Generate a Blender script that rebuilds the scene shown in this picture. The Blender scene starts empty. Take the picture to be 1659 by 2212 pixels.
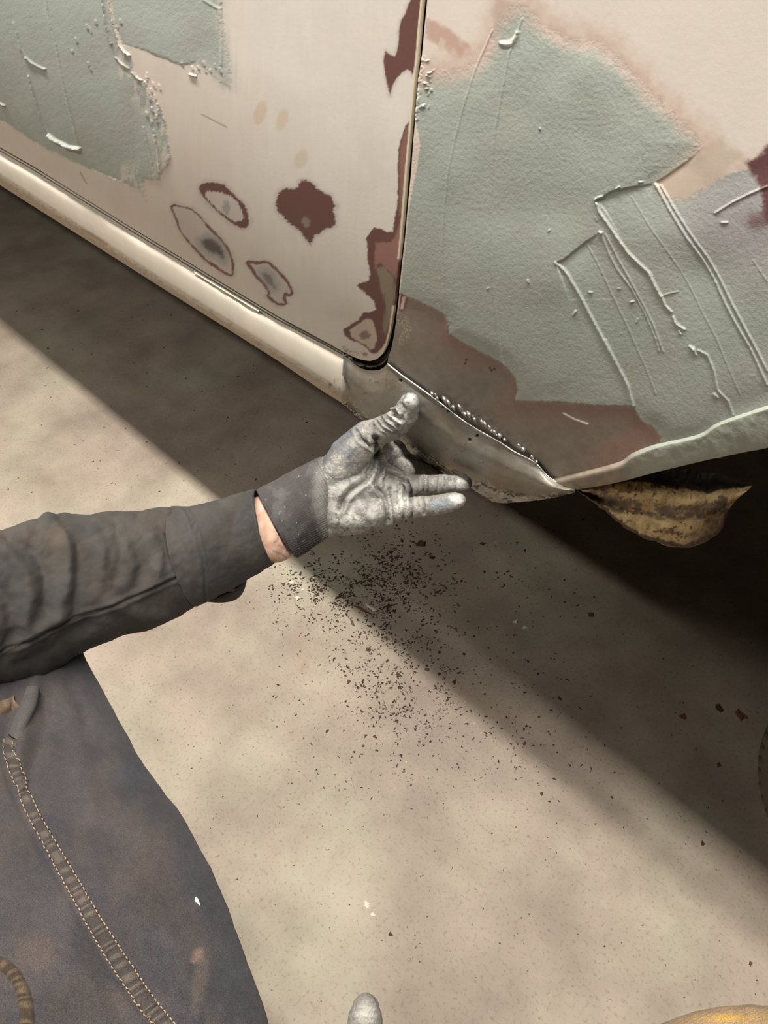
import bpy, math, random
import numpy as np
from mathutils import Matrix, Vector
from mathutils.bvhtree import BVHTree
random.seed(7); rng = np.random.default_rng(7)
SC = bpy.context.scene
COL = SC.collection

# ------------------------------------------------------------------ camera
FPX = 1660.0; CX, CY = 829.5, 1106.0
PITCH = math.radians(45.5); YAW = math.radians(45.0); CAMZ = 1.25
HH = np.array([-math.sin(YAW), math.cos(YAW), 0.0]); RR = np.array([math.cos(YAW), math.sin(YAW), 0.0]); ZZ = np.array([0, 0, 1.0])
FW = math.cos(PITCH)*HH - math.sin(PITCH)*ZZ
UP = math.sin(PITCH)*HH + math.cos(PITCH)*ZZ
CAM = np.array([0.0, 0.0, CAMZ])
cd = bpy.data.cameras.new('camera'); cam = bpy.data.objects.new('camera', cd); COL.objects.link(cam)
m = Matrix.Identity(4)
for i in range(3):
    m[i][0] = RR[i]; m[i][1] = UP[i]; m[i][2] = -FW[i]; m[i][3] = CAM[i]
cam.matrix_world = m
cd.sensor_fit = 'HORIZONTAL'; cd.sensor_width = 36.0; cd.lens = 36.0*FPX/1659.0
cd.clip_start = 0.02
SC.camera = cam
SC.cycles.max_bounces = 5; SC.cycles.diffuse_bounces = 3; SC.cycles.glossy_bounces = 2; SC.cycles.adaptive_threshold = 0.03

# ------------------------------------------------------------------ light
SC.view_settings.view_transform = 'Standard'; SC.view_settings.look = 'None'
SC.view_settings.gamma = 1.0; SC.view_settings.use_curve_mapping = False
SC.view_settings.exposure = 0.0
w = bpy.data.worlds.new('world'); SC.world = w; w.use_nodes = True
w.node_tree.nodes['Background'].inputs[0].default_value = (1.0, 0.93, 0.80, 1)
w.node_tree.nodes['Background'].inputs[1].default_value = 0.02
def strip(name, loc, sx, sy, power, colour, target=None):
    l = bpy.data.lights.new(name, 'AREA'); l.shape = 'RECTANGLE'; l.size = sx; l.size_y = sy
    l.energy = power; l.color = colour
    o = bpy.data.objects.new(name, l); COL.objects.link(o); o.location = loc
    if target is not None:
        d = Vector(target) - Vector(loc); o.rotation_euler = d.to_track_quat('-Z', 'Y').to_euler()
    return o
strip('tube_light', (-0.5, 0.09, 2.85), 3.4, 0.10, 142, (1.0, 0.955, 0.90))
strip('tube_light', (-1.7, -1.35, 2.85), 2.4, 0.12, 46, (1.0, 0.955, 0.90))

# ------------------------------------------------------------------ maths helpers
def srgb(r, g, b):
    c = np.array([r, g, b], float)/255.0
    return np.where(c <= .04045, c/12.92, ((c+.055)/1.055)**2.4)
def rays(px, py):
    px = np.asarray(px, float); py = np.asarray(py, float)
    return FW + ((px-CX)/FPX)[..., None]*RR - ((py-CY)/FPX)[..., None]*UP
def at(px, py, d):
    return CAM + rays(px, py)*np.asarray(d, float)[..., None]
def side_y(z):
    z = np.asarray(z, float); u = np.clip(1.05-z, 0, .35); return .455 + .406*u**2 + .284*np.clip(.70-z, 0, None)
def hit(px, py, off=0.0):
    """points where the sight lines meet the car's side (off = metres outward)"""
    d = rays(px, py); off = np.asarray(off, float)
    lo = np.full(d.shape[:-1], .05); hi = np.full(d.shape[:-1], 6.0)
    for _ in range(40):
        mid = (lo+hi)/2; P = CAM + d*mid[..., None]
        inside = P[..., 1] < side_y(P[..., 2]) - off
        lo = np.where(inside, mid, lo); hi = np.where(inside, hi, mid)
    return CAM + d*mid[..., None]
def side_n(P):
    s = 2*.406*np.clip(1.05-P[..., 2], 0, .35)
    n = np.stack([np.zeros_like(s), -np.ones_like(s), -s], -1)
    return n/np.linalg.norm(n, axis=-1, keepdims=True)
def to_px(P):
    v = P-CAM; z = v@FW
    return CX+FPX*(v@RR)/z, CY-FPX*(v@UP)/z
def hash3(i, j, k, seed):
    h = (i.astype(np.int64)*374761393 + j.astype(np.int64)*668265263 + k.astype(np.int64)*2147483647 + seed*974634777) & 0xffffffff
    h = ((h ^ (h >> 13))*1274126177) & 0xffffffff
    h = (h ^ (h >> 16)) & 0xffffffff
    return h/4294967295.0
def noise(P, scale=1.0, seed=0):
    P = np.asarray(P, float)*scale
    if P.shape[-1] == 2: P = np.concatenate([P, np.zeros(P.shape[:-1]+(1,))], -1)
    i = np.floor(P).astype(np.int64); f = P-i; f = f*f*(3-2*f)
    r = 0
    for a in (0, 1):
        for b in (0, 1):
            if True:
                for c in (0, 1):
                    wgt = (f[..., 0] if a else 1-f[..., 0])*(f[..., 1] if b else 1-f[..., 1])*(f[..., 2] if c else 1-f[..., 2])
                    r = r + wgt*hash3(i[..., 0]+a, i[..., 1]+b, i[..., 2]+c, seed)
    return r
def fbm(P, scale=1.0, oct=4, seed=0):
    r = 0; a = .5; t = 0
    for o in range(oct):
        r = r + a*noise(P, scale*2**o, seed+o*17); t += a; a *= .5
    return r/t
def sstep(a, b, x):
    t = np.clip((x-a)/(b-a), 0, 1); return t*t*(3-2*t)
def seg_dist(P, pts, closed=False):
    pts = np.asarray(pts, float); n = len(pts)
    best = np.full(len(P), 1e9); par = np.zeros(len(P))
    m_ = n if closed else n-1
    for k in range(m_):
        a = pts[k]; b = pts[(k+1) % n]; ab = b-a; L = ab@ab+1e-12
        t = np.clip(((P-a)@ab)/L, 0, 1); q = P-a-t[:, None]*ab
        d = np.sqrt((q*q).sum(1)); mk = d < best
        best = np.where(mk, d, best); par = np.where(mk, (k+t)/m_, par)
    return best, par
def in_poly(P, pts):
    pts = np.asarray(pts, float); x, y = P[:, 0], P[:, 1]; c = np.zeros(len(P), bool); j = len(pts)-1
    for i in range(len(pts)):
        xi, yi = pts[i]; xj, yj = pts[j]
        if yi != yj:
            c ^= ((yi > y) != (yj > y)) & (x < (xj-xi)*(y-yi)/(yj-yi)+xi)
        j = i
    return c
def sdf(P, pts):
    d, _ = seg_dist(P, pts, True); return np.where(in_poly(P, pts), -d, d)
def box_sel(P, pts, pad):
    p = np.asarray(pts, float); lo = p.min(0)-pad; hi = p.max(0)+pad
    return np.where((P[:, 0] > lo[0]) & (P[:, 0] < hi[0]) & (P[:, 1] > lo[1]) & (P[:, 1] < hi[1]))[0]
def sd_full(P, pts, pad=60):
    r = np.full(len(P), 1e3); i = box_sel(P, pts, pad)
    if len(i): r[i] = sdf(P[i], pts)
    return r
def line_full(P, pts, pad=20):
    r = np.full(len(P), 1e3); t = np.zeros(len(P)); i = box_sel(P, pts, pad)
    if len(i): r[i], t[i] = seg_dist(P[i], pts)
    return r, t
def T(x0, y0, s, pts): return [(x0+x/s, y0+y/s) for x, y in pts]
def smooth_poly(pts, n=8, closed=True):
    """Catmull-Rom through the points"""
    p = np.asarray(pts, float); N = len(p); out = []
    for i in range(N if closed else N-1):
        if closed: a, b, c, d = p[(i-1) % N], p[i], p[(i+1) % N], p[(i+2) % N]
        else: a, b, c, d = p[max(i-1, 0)], p[i], p[i+1], p[min(i+2, N-1)]
        for t in np.arange(n)/n:
            out.append(.5*((2*b)+(-a+c)*t+(2*a-5*b+4*c-d)*t*t+(-a+3*b-3*c+d)*t**3))
    if not closed: out.append(p[-1])
    return np.array(out)
def resample(pts, n):
    p = np.asarray(pts, float); s = np.r_[0, np.cumsum(np.linalg.norm(np.diff(p, axis=0), axis=1))]
    u = np.linspace(0, s[-1], n); return np.stack([np.interp(u, s, p[:, k]) for k in range(p.shape[1])], 1)
def mix(a, b, t): return a*(1-t[:, None]) + np.asarray(b)*t[:, None]

# ------------------------------------------------------------------ object helpers
def mesh_obj(name, V, F, mat, parent=None, col=None, met=None, normals=None, smooth=True, label=None, kind=None):
    me = bpy.data.meshes.new(name)
    V = np.asarray(V, float)
    if isinstance(F, np.ndarray):
        nf, k = F.shape
        me.vertices.add(len(V)); me.vertices.foreach_set('co', V.astype(np.float32).ravel())
        me.loops.add(nf*k); me.loops.foreach_set('vertex_index', F.astype(np.int32).ravel())
        me.polygons.add(nf); me.polygons.foreach_set('loop_start', np.arange(0, nf*k, k, dtype=np.int32))
        me.update(calc_edges=True)
    else:
        me.from_pydata([tuple(v) for v in V], [], [list(f) for f in F]); me.update()
    me.validate()
    if smooth: me.polygons.foreach_set('use_smooth', np.ones(len(me.polygons), bool))
    if col is not None:
        a = me.attributes.new('Col', 'FLOAT_COLOR', 'POINT')
        c = np.ones((len(V), 4), np.float32); c[:, :3] = col; a.data.foreach_set('color', c.ravel())
    if met is not None:
        a = me.attributes.new('Met', 'FLOAT', 'POINT'); a.data.foreach_set('value', np.asarray(met, np.float32).ravel())
    if normals is not None:
        me.normals_split_custom_set_from_vertices([tuple(n) for n in normals])
    if mat: me.materials.append(mat)
    o = bpy.data.objects.new(name, me); COL.objects.link(o)
    if parent: o.parent = parent
    if label: o['label'] = label
    if kind: o['kind'] = kind
    return o
def thing(name, label, cat, loc=(0, 0, 0), group=None):
    o = bpy.data.objects.new(name, None); COL.objects.link(o); o.location = loc
    o['label'] = label; o['category'] = cat
    if group: o['group'] = group
    return o
def tag(o, label, cat, group=None):
    o['label'] = label; o['category'] = cat
    if group: o['group'] = group
    return o
def grid_faces(nu, nv, close_v=False):
    u = np.arange(nu-1)[:, None]; v = np.arange(nv if close_v else nv-1)[None, :]
    v2 = (v+1) % nv
    return np.stack([u*nv+v, (u+1)*nv+v, (u+1)*nv+v2, u*nv+v2], -1).reshape(-1, 4)
def vert_normals(V, F):
    t = V[F]; n = np.cross(t[:, 2]-t[:, 0], t[:, 3]-t[:, 1]); out = np.zeros_like(V)
    for k in range(4): np.add.at(out, F[:, k], n)
    return out/np.maximum(np.linalg.norm(out, axis=1, keepdims=True), 1e-12)
def lofted(rows, nu, nv):
    """rows of 3-D points (each resampled to nv) blended smoothly to nu rows"""
    R = np.array([resample(r, nv) for r in rows])
    n = len(R); per = max(1, (nu-1)//(n-1)); out = smooth_poly(R.reshape(n, -1), per, False).reshape(-1, nv, 3)
    return out
def tube_path(pts, r, seg=8):
    """tapered round tube along 3-D points"""
    pts = np.asarray(pts, float); n = len(pts); r = np.broadcast_to(r, (n,))
    tn = np.gradient(pts, axis=0); tn /= np.linalg.norm(tn, axis=1, keepdims=True)+1e-12
    ref = np.array([0.3, .2, 1.0]); a = np.cross(tn, ref); a /= np.linalg.norm(a, axis=1, keepdims=True)+1e-12; b = np.cross(tn, a)
    th = np.linspace(0, 2*np.pi, seg, endpoint=False)
    V = pts[:, None]+r[:, None, None]*(np.cos(th)[None, :, None]*a[:, None]+np.sin(th)[None, :, None]*b[:, None])
    return V.reshape(-1, 3), grid_faces(n, seg, True)
def join(parts):
    Vs, Fs, o = [], [], 0
    for V, F in parts:
        Vs.append(V); Fs.append(F+o); o += len(V)
    return np.concatenate(Vs), np.concatenate(Fs)

# ------------------------------------------------------------------ materials
def new_mat(name):
    mt = bpy.data.materials.new(name); mt.use_nodes = True
    nt = mt.node_tree; return mt, nt, nt.nodes['Principled BSDF']
def noise_node(nt, scale, detail=4, rough=.6, coord='Object'):
    tc = nt.nodes.new('ShaderNodeTexCoord'); n = nt.nodes.new('ShaderNodeTexNoise')
    n.inputs['Scale'].default_value = scale; n.inputs['Detail'].default_value = detail; n.inputs['Roughness'].default_value = rough
    nt.links.new(tc.outputs[coord], n.inputs['Vector']); return n
def vmat(name, rough=.6, spec=.4, var=.10, var_scale=60, bumps=((900, .15, .0006),), fine=(0, 0), sheen=0.0, met_rough=None):
    """colour and metalness come from the mesh, grain and relief from noise"""
    mt, nt, b = new_mat(name); L = nt.links.new
    at_ = nt.nodes.new('ShaderNodeAttribute'); at_.attribute_name = 'Col'
    am = nt.nodes.new('ShaderNodeAttribute'); am.attribute_name = 'Met'
    n = noise_node(nt, var_scale, 5)
    mr = nt.nodes.new('ShaderNodeMapRange'); mr.inputs['From Min'].default_value = .3; mr.inputs['From Max'].default_value = .7
    mr.inputs['To Min'].default_value = 1-var; mr.inputs['To Max'].default_value = 1+var
    L(n.outputs['Fac'], mr.inputs['Value'])
    mx = nt.nodes.new('ShaderNodeVectorMath'); mx.operation = 'SCALE'
    L(at_.outputs['Color'], mx.inputs[0]); L(mr.outputs['Result'], mx.inputs['Scale']); last = mx.outputs[0]
    if fine[0]:
        n2 = noise_node(nt, fine[0], 2); m2 = nt.nodes.new('ShaderNodeMapRange')
        m2.inputs['From Min'].default_value = .3; m2.inputs['From Max'].default_value = .7
        m2.inputs['To Min'].default_value = 1-fine[1]; m2.inputs['To Max'].default_value = 1+fine[1]
        L(n2.outputs['Fac'], m2.inputs['Value']); m3 = nt.nodes.new('ShaderNodeVectorMath'); m3.operation = 'SCALE'
        L(last, m3.inputs[0]); L(m2.outputs['Result'], m3.inputs['Scale']); last = m3.outputs[0]
    L(last, b.inputs['Base Color']); L(am.outputs['Fac'], b.inputs['Metallic'])
    b.inputs['Roughness'].default_value = rough; b.inputs['Specular IOR Level'].default_value = spec
    if sheen: b.inputs['Sheen Weight'].default_value = sheen
    prev = None
    for sc, st, dist in bumps:
        bn = nt.nodes.new('ShaderNodeBump'); bn.inputs['Strength'].default_value = st; bn.inputs['Distance'].default_value = dist
        nn = noise_node(nt, sc, 3); L(nn.outputs['Fac'], bn.inputs['Height'])
        if prev: L(prev.outputs['Normal'], bn.inputs['Normal'])
        prev = bn
    if prev: L(prev.outputs['Normal'], b.inputs['Normal'])
    return mt
def flat(name, rgb, rough=.6, metal=0.0, var=.15, scale=40, bump=(300, .2, .001)):
    mt, nt, b = new_mat(name); L = nt.links.new
    n = noise_node(nt, scale, 5); cr = nt.nodes.new('ShaderNodeValToRGB'); c = srgb(*rgb)
    cr.color_ramp.elements[0].position = .3; cr.color_ramp.elements[1].position = .7
    cr.color_ramp.elements[0].color = (*(c*(1-var)), 1); cr.color_ramp.elements[1].color = (*np.clip(c*(1+var), 0, 1), 1)
    L(n.outputs['Fac'], cr.inputs['Fac']); L(cr.outputs['Color'], b.inputs['Base Color'])
    b.inputs['Roughness'].default_value = rough; b.inputs['Metallic'].default_value = metal
    if bump:
        bn = nt.nodes.new('ShaderNodeBump'); bn.inputs['Strength'].default_value = bump[1]; bn.inputs['Distance'].default_value = bump[2]
        nn = noise_node(nt, bump[0], 3); L(nn.outputs['Fac'], bn.inputs['Height']); L(bn.outputs['Normal'], b.inputs['Normal'])
    return mt
M_PAINT = vmat('sanded_primer_paint', .62, .35, .035, 18, ((260, .10, .0006),), (1400, .02))
M_FILL = vmat('body_filler', .60, .35, .03, 25, ((420, .22, .0009), (900, .15, .0005)), (1300, .03))
M_BARE = vmat('ground_bare_steel', .45, .5, .10, 60, ((500, .15, .0004),), (900, .08))
M_METAL = vmat('patch_steel', .50, .5, .10, 45, ((160, .12, .0006),), (600, .10))
M_ROCK = vmat('rocker_paint', .55, .4, .05, 25, ((300, .08, .0005),), (1200, .03))
M_RUST = vmat('rust_and_cream_paint', .62, .4, .18, 70, ((160, .6, .0018),), (700, .2))
M_GLOVE = vmat('coated_glove', .55, .45, .16, 90, ((420, .75, .0012), (1500, .25, .0004)), (1100, .14))
M_KNIT = vmat('knit_rib', .9, .2, .12, 80, ((900, .6, .0008),), (1300, .25))
M_SLEEVE = vmat('work_jacket_cloth', .88, .2, .14, 30, ((1600, .35, .0004), (60, .30, .003)), (1800, .10), sheen=.05)
M_DENIM = vmat('worn_denim', .9, .2, .15, 25, ((1500, .6, .0006),), (1500, .42), sheen=.05)
M_SKIN = vmat('skin', .5, .4, .06, 60, ((700, .3, .0005),))
M_DARK = flat('underbody_black', (34, 28, 22), .8)
M_RUBBER = flat('tyre_rubber', (66, 56, 46), .75, 0, .15, 60)
M_EDGE = flat('bright_cut_steel', (235, 235, 228), .3, .7, .1, 200)
M_WELD = flat('weld_metal', (176, 170, 162), .42, .8, .3, 260, (500, .6, .001))

# ------------------------------------------------------------------ floor
def floor_mat():
    mt, nt, b = new_mat('concrete_floor'); L = nt.links.new
    n1 = noise_node(nt, 2.6, 7, .62); cr = nt.nodes.new('ShaderNodeValToRGB'); e = cr.color_ramp.elements
    e[0].position = .30; e[0].color = (*srgb(158, 144, 132), 1); e[1].position = .70; e[1].color = (*srgb(184, 180, 160), 1)
    k = e.new(.5); k.color = (*srgb(174, 161, 146), 1)
    L(n1.outputs['Fac'], cr.inputs['Fac'])
    n2 = noise_node(nt, 7, 5, .55); c2 = nt.nodes.new('ShaderNodeValToRGB'); e = c2.color_ramp.elements
    e[0].position = .34; e[0].color = (.80, .78, .75, 1); e[1].position = .66; e[1].color = (1.10, 1.08, 1.06, 1)
    L(n2.outputs['Fac'], c2.inputs['Fac'])
    mu = nt.nodes.new('ShaderNodeMix'); mu.data_type = 'RGBA'; mu.blend_type = 'MULTIPLY'; mu.inputs['Factor'].default_value = 1
    L(cr.outputs['Color'], mu.inputs['A']); L(c2.outputs['Color'], mu.inputs['B'])
    n3 = noise_node(nt, 170, 4, .7); c3 = nt.nodes.new('ShaderNodeValToRGB'); e = c3.color_ramp.elements
    e[0].position = .30; e[0].color = (.62, .57, .52, 1); e[1].position = .46; e[1].color = (1, 1, 1, 1)
    k = e.new(.72); k.color = (1, 1, 1, 1); k = e.new(.80); k.color = (1.25, 1.24, 1.2, 1)
    L(n3.outputs['Fac'], c3.inputs['Fac'])
    m2 = nt.nodes.new('ShaderNodeMix'); m2.data_type = 'RGBA'; m2.blend_type = 'MULTIPLY'; m2.inputs['Factor'].default_value = .8
    L(mu.outputs['Result'], m2.inputs['A']); L(c3.outputs['Color'], m2.inputs['B'])
    # rust-red dust patches
    n4 = noise_node(nt, 3.4, 6, .7); n4.inputs['Distortion'].default_value = .6
    c4 = nt.nodes.new('ShaderNodeValToRGB'); e = c4.color_ramp.elements
    e[0].position = .60; e[0].color = (0, 0, 0, 1); e[1].position = .74; e[1].color = (.35, .35, .35, 1)
    L(n4.outputs['Fac'], c4.inputs['Fac'])
    m3 = nt.nodes.new('ShaderNodeMix'); m3.data_type = 'RGBA'
    L(c4.outputs['Color'], m3.inputs['Factor']); L(m2.outputs['Result'], m3.inputs['A']); m3.inputs['B'].default_value = (*srgb(138, 104, 84), 1)
    L(m3.outputs['Result'], b.inputs['Base Color'])
    b.inputs['Roughness'].default_value = .68; b.inputs['Specular IOR Level'].default_value = .35
    bn = nt.nodes.new('ShaderNodeBump'); bn.inputs['Strength'].default_value = .25; bn.inputs['Distance'].default_value = .001
    nn = noise_node(nt, 260, 4); L(nn.outputs['Fac'], bn.inputs['Height']); L(bn.outputs['Normal'], b.inputs['Normal'])
    return mt
def box(x0, x1, y0, y1, z0, z1):
    V = np.array([(x, y, z) for x in (x0, x1) for y in (y0, y1) for z in (z0, z1)], float)
    F = np.array([(0, 1, 3, 2), (4, 6, 7, 5), (0, 4, 5, 1), (2, 3, 7, 6), (0, 2, 6, 4), (1, 5, 7, 3)])
    return V, F
V, F = box(-6, 4, -4, 5, -.12, 0)
fl = mesh_obj('floor', V, F, floor_mat(), smooth=False); fl['kind'] = 'structure'; fl['label'] = 'bare beige concrete workshop floor with dust and stains'

M_WALL = flat('painted_block_wall', (150, 144, 132), .8, 0, .06, 3)
for nm, b_ in (('ceiling', (-6, 4, -4, 5, 3.3, 3.4)), ('wall_left', (-6.1, -6, -4, 5, 0, 3.3)), ('wall_right', (4, 4.1, -4, 5, 0, 3.3)), ('wall_back', (-6, 4, 5, 5.1, 0, 3.3)), ('wall_front', (-6, 4, -4.1, -4, 0, 3.3))):
    V, F = box(*b_); o = mesh_obj(nm, V, F, M_WALL, smooth=False); o['kind'] = 'structure'

# ------------------------------------------------------------------ car: side panels
car = thing('car', 'car side in sanded primer and grey-green filler, above the concrete floor', 'car', (-.6, .5, 0))
def under(o, parent):
    o.parent = parent; o.matrix_parent_inverse = Matrix.Translation(-Vector(parent.location)); return o

PRIMER_RED = srgb(112, 78, 72); WHITE = srgb(228, 221, 210); PINKISH = srgb(220, 206, 193); FILLC = srgb(171, 178, 168)
GREYMET = srgb(146, 138, 127)

def panel(name, poly, xs, ys, colour_fn, height_fn, class_fn, classes, mats, edge_depth, parent, base_off=0.0):
    gx, gy = np.meshgrid(xs, ys, indexing='ij'); nu, nv = gx.shape
    P = np.stack([gx.ravel(), gy.ravel()], 1)
    F = grid_faces(nu, nv)[:, ::-1]
    s = sdf(P, poly); ins = s < 0
    keep = ins[F].any(1)
    F = F[keep]
    used = np.zeros(len(P), bool); used[F.ravel()] = True
    out = used & ~ins
    # snap the outer ring of vertices onto the outline
    pts = np.asarray(poly, float); Q = P[out]; best = np.full(len(Q), 1e9); snap = Q.copy()
    for k in range(len(pts)):
        a = pts[k]; b_ = pts[(k+1) % len(pts)]; ab = b_-a
        t = np.clip(((Q-a)@ab)/(ab@ab+1e-12), 0, 1); q = a+t[:, None]*ab; d = ((Q-q)**2).sum(1); mk = d < best
        best = np.where(mk, d, best); snap[mk] = q[mk]
    P[out] = snap
    idx = np.cumsum(used)-1; P = P[used]; F = idx[F]
    V = hit(P[:, 0], P[:, 1], base_off)
    h = height_fn(P); V = V + side_n(V)*h[:, None]
    N = vert_normals(V, F)
    col, met = colour_fn(P)
    cl = class_fn(P[F].mean(1))
    root = None; objs = {}
    for c in sorted(set(cl.tolist())):
        f = F[cl == c]; u = np.unique(f); mp = np.zeros(len(P), int); mp[u] = np.arange(len(u))
        nm, lab = classes[c]
        v2 = V[u]; f2 = mp[f]; c2 = col[u]; m2 = met[u]; n2 = N[u]
        if c == 0:      # turned-in hem all along the outline
            dp = resample(np.vstack([poly, poly[:1]]), 700); e0 = hit(dp[:, 0], dp[:, 1], base_off)
            dn = side_n(e0); cen = e0 + 0
            e1 = e0 - dn*edge_depth
            cc, cm = colour_fn(dp)
            k = len(v2); v2 = np.vstack([v2, e0, e1]); ne = len(e0)
            i = np.arange(ne-1); hf = np.stack([k+i, k+i+1, k+ne+i+1, k+ne+i], 1)
            f2 = np.vstack([f2, hf]); c2 = np.vstack([c2, cc, cc]); m2 = np.r_[m2, cm, cm]
            n2 = np.vstack([n2, dn, dn])
        o = mesh_obj(nm, v2, f2, mats[c], None, c2, m2, n2 if c else None, label=lab)
        objs[c] = o
    root = objs[0]; under(root, parent)
    for c, o in objs.items():
        if c: o.parent = root; o.matrix_parent_inverse = root.matrix_parent_inverse.copy() if False else Matrix.Translation(-Vector(parent.location)); o.matrix_parent_inverse = Matrix.Identity(4)
    return root, objs

def spaced(a, fa, fb, b, fine, coarse):
    return np.unique(np.round(np.r_[np.arange(a, fa, coarse), np.arange(fa, fb, fine), np.arange(fb, b+coarse, coarse)], 3))

# ---- door
DOOR_EDGE = [(950, -560), (933, -260), (912, 0), (906, 60), (901, 125), (896, 165), (887, 270), (877, 380), (871, 460), (866, 520), (859.5, 580),
             (855, 630), (850, 670), (843, 715), (835, 746), (826, 765), (814, 776), (799, 780), (780, 777), (761, 770), (740, 759), (713, 743.5)]
GAP = [(713, 743.5), (600, 683), (500, 623), (400, 562), (280, 489), (215, 448.5), (150, 408), (75, 361), (0, 318), (-130, 242), (-300, 145)]
DOOR = np.array(DOOR_EDGE + GAP[1:] + [(-300, -560)], float)
c1 = lambda p: T(330, 360, 3.858, p)
ringA_o = smooth_poly(c1([(385, 165), (430, 135), (510, 130), (590, 150), (640, 195), (700, 250), (760, 315), (790, 385), (800, 485), (740, 515), (690, 490), (600, 425), (530, 370), (460, 295), (405, 230)]), 4)
ringA_i = smooth_poly(c1([(440, 210), (500, 203), (580, 220), (650, 245), (715, 310), (745, 370), (750, 435), (700, 460), (640, 430), (560, 375), (500, 320), (450, 260)]), 4)
ringB = smooth_poly(c1([(155, 335), (180, 320), (240, 335), (310, 350), (380, 405), (470, 510), (560, 600), (625, 690), (660, 780), (668, 870), (655, 905), (590, 880), (520, 830), (440, 775), (350, 680), (270, 590), (220, 510), (190, 420), (165, 365)]), 4)
coreB = smooth_poly(c1([(410, 625), (470, 602), (540, 640), (580, 700), (588, 770), (540, 730), (490, 715), (440, 680)]), 4)
ringC = smooth_poly(c1([(790, 795), (870, 803), (950, 795), (1010, 840), (1070, 900), (1120, 960), (1155, 1030), (1150, 1070), (1108, 1065), (1095, 1100), (1110, 1140), (1050, 1145), (990, 1110), (955, 1075), (972, 1055), (930, 980), (870, 920), (830, 860)]), 4)
coreC = smooth_poly(c1([(905, 885), (980, 905), (1000, 960), (1020, 1015), (980, 990), (940, 940)]), 4)
blobD = smooth_poly(c1([(1030, 270), (1060, 210), (1110, 180), (1160, 190), (1210, 170), (1230, 125), (1280, 115), (1340, 140), (1380, 195), (1440, 225), (1490, 255), (1500, 300), (1535, 335), (1510, 345), (1520, 420), (1520, 490), (1460, 510), (1420, 530), (1390, 565), (1345, 580), (1330, 630), (1305, 645), (1270, 590), (1220, 530), (1150, 480), (1080, 410), (1035, 360)]), 3)
c3 = lambda p: T(720, 0, 5.267, p)
edge_up = np.array(c3([(900, -300), (880, 0), (850, 60), (820, 150), (770, 230), (750, 340), (745, 470), (725, 580), (700, 640), (640, 620), (590, 580), (570, 700), (590, 850), (620, 990), (648, 1085), (670, 980), (720, 890), (790, 820), (840, 790), (880, 810), (900, 855), (922, 800), (945, 600), (965, 400), (992, 100), (1000, 0), (1020, -300)]))
edge_mid = np.array(c3([(885, 1330), (850, 1400), (820, 1430), (770, 1580), (740, 1700), (730, 1900), (735, 2000), (735, 2212)]) + [(858, 470), (872, 470), (878, 400)] + c3([(845, 1900), (862, 1600)]))
edge_low = np.array([(860, 400), (858, 440), (852, 478), (848, 500), (836, 502), (822, 494), (808, 492), (797, 504), (791, 516), (794, 540), (793, 560), (800, 588), (796, 607), (775, 612), (772, 617), (790, 635), (808, 650), (812, 670), (800, 674), (783, 676), (775, 690), (762, 700), (752, 704), (740, 712), (745, 726), (757, 735), (775, 740), (790, 750), (803, 764), (812, 765), (822, 755), (838, 735), (846, 712), (852, 690), (857, 660), (861, 620), (866, 580), (872, 520), (876, 450), (878, 400)], float)
low_pink = np.array([(812, 523), (846, 523), (856, 505), (866, 470), (868, 520), (860, 575), (856, 600), (835, 580), (820, 566), (810, 582), (808, 550)], float)
low_grey = np.array([(812, 580), (830, 575), (850, 600), (854, 640), (847, 690), (833, 722), (826, 718), (832, 660), (825, 630)], float)
heart = np.array([(755, 712), (772, 702), (788, 690), (800, 688), (808, 700), (813, 718), (815, 735), (808, 752), (800, 757), (790, 745), (770, 735), (760, 728)], float)
DF1 = np.array([(-320, -600), (262, -600), (225, -300), (232, 0), (245, 50), (258, 98), (268, 112), (282, 120), (287, 155), (312, 178), (318, 200), (330, 215), (345, 230), (356, 265), (362, 300), (369, 340), (360, 362), (347, 376), (345, 390), (311, 386), (309, 402), (316, 432), (300, 412), (280, 402), (240, 382), (190, 362), (150, 345), (100, 320), (50, 290), (10, 264), (-60, 224), (-320, 80)], float)
DF2 = np.array([(236, -600), (236, -20), (250, 60), (266, 97), (300, 104), (325, 114), (360, 128), (390, 141), (425, 136), (450, 155), (475, 178), (500, 192), (499, 150), (490, 100), (478, 25), (470, -600)], float)
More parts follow.
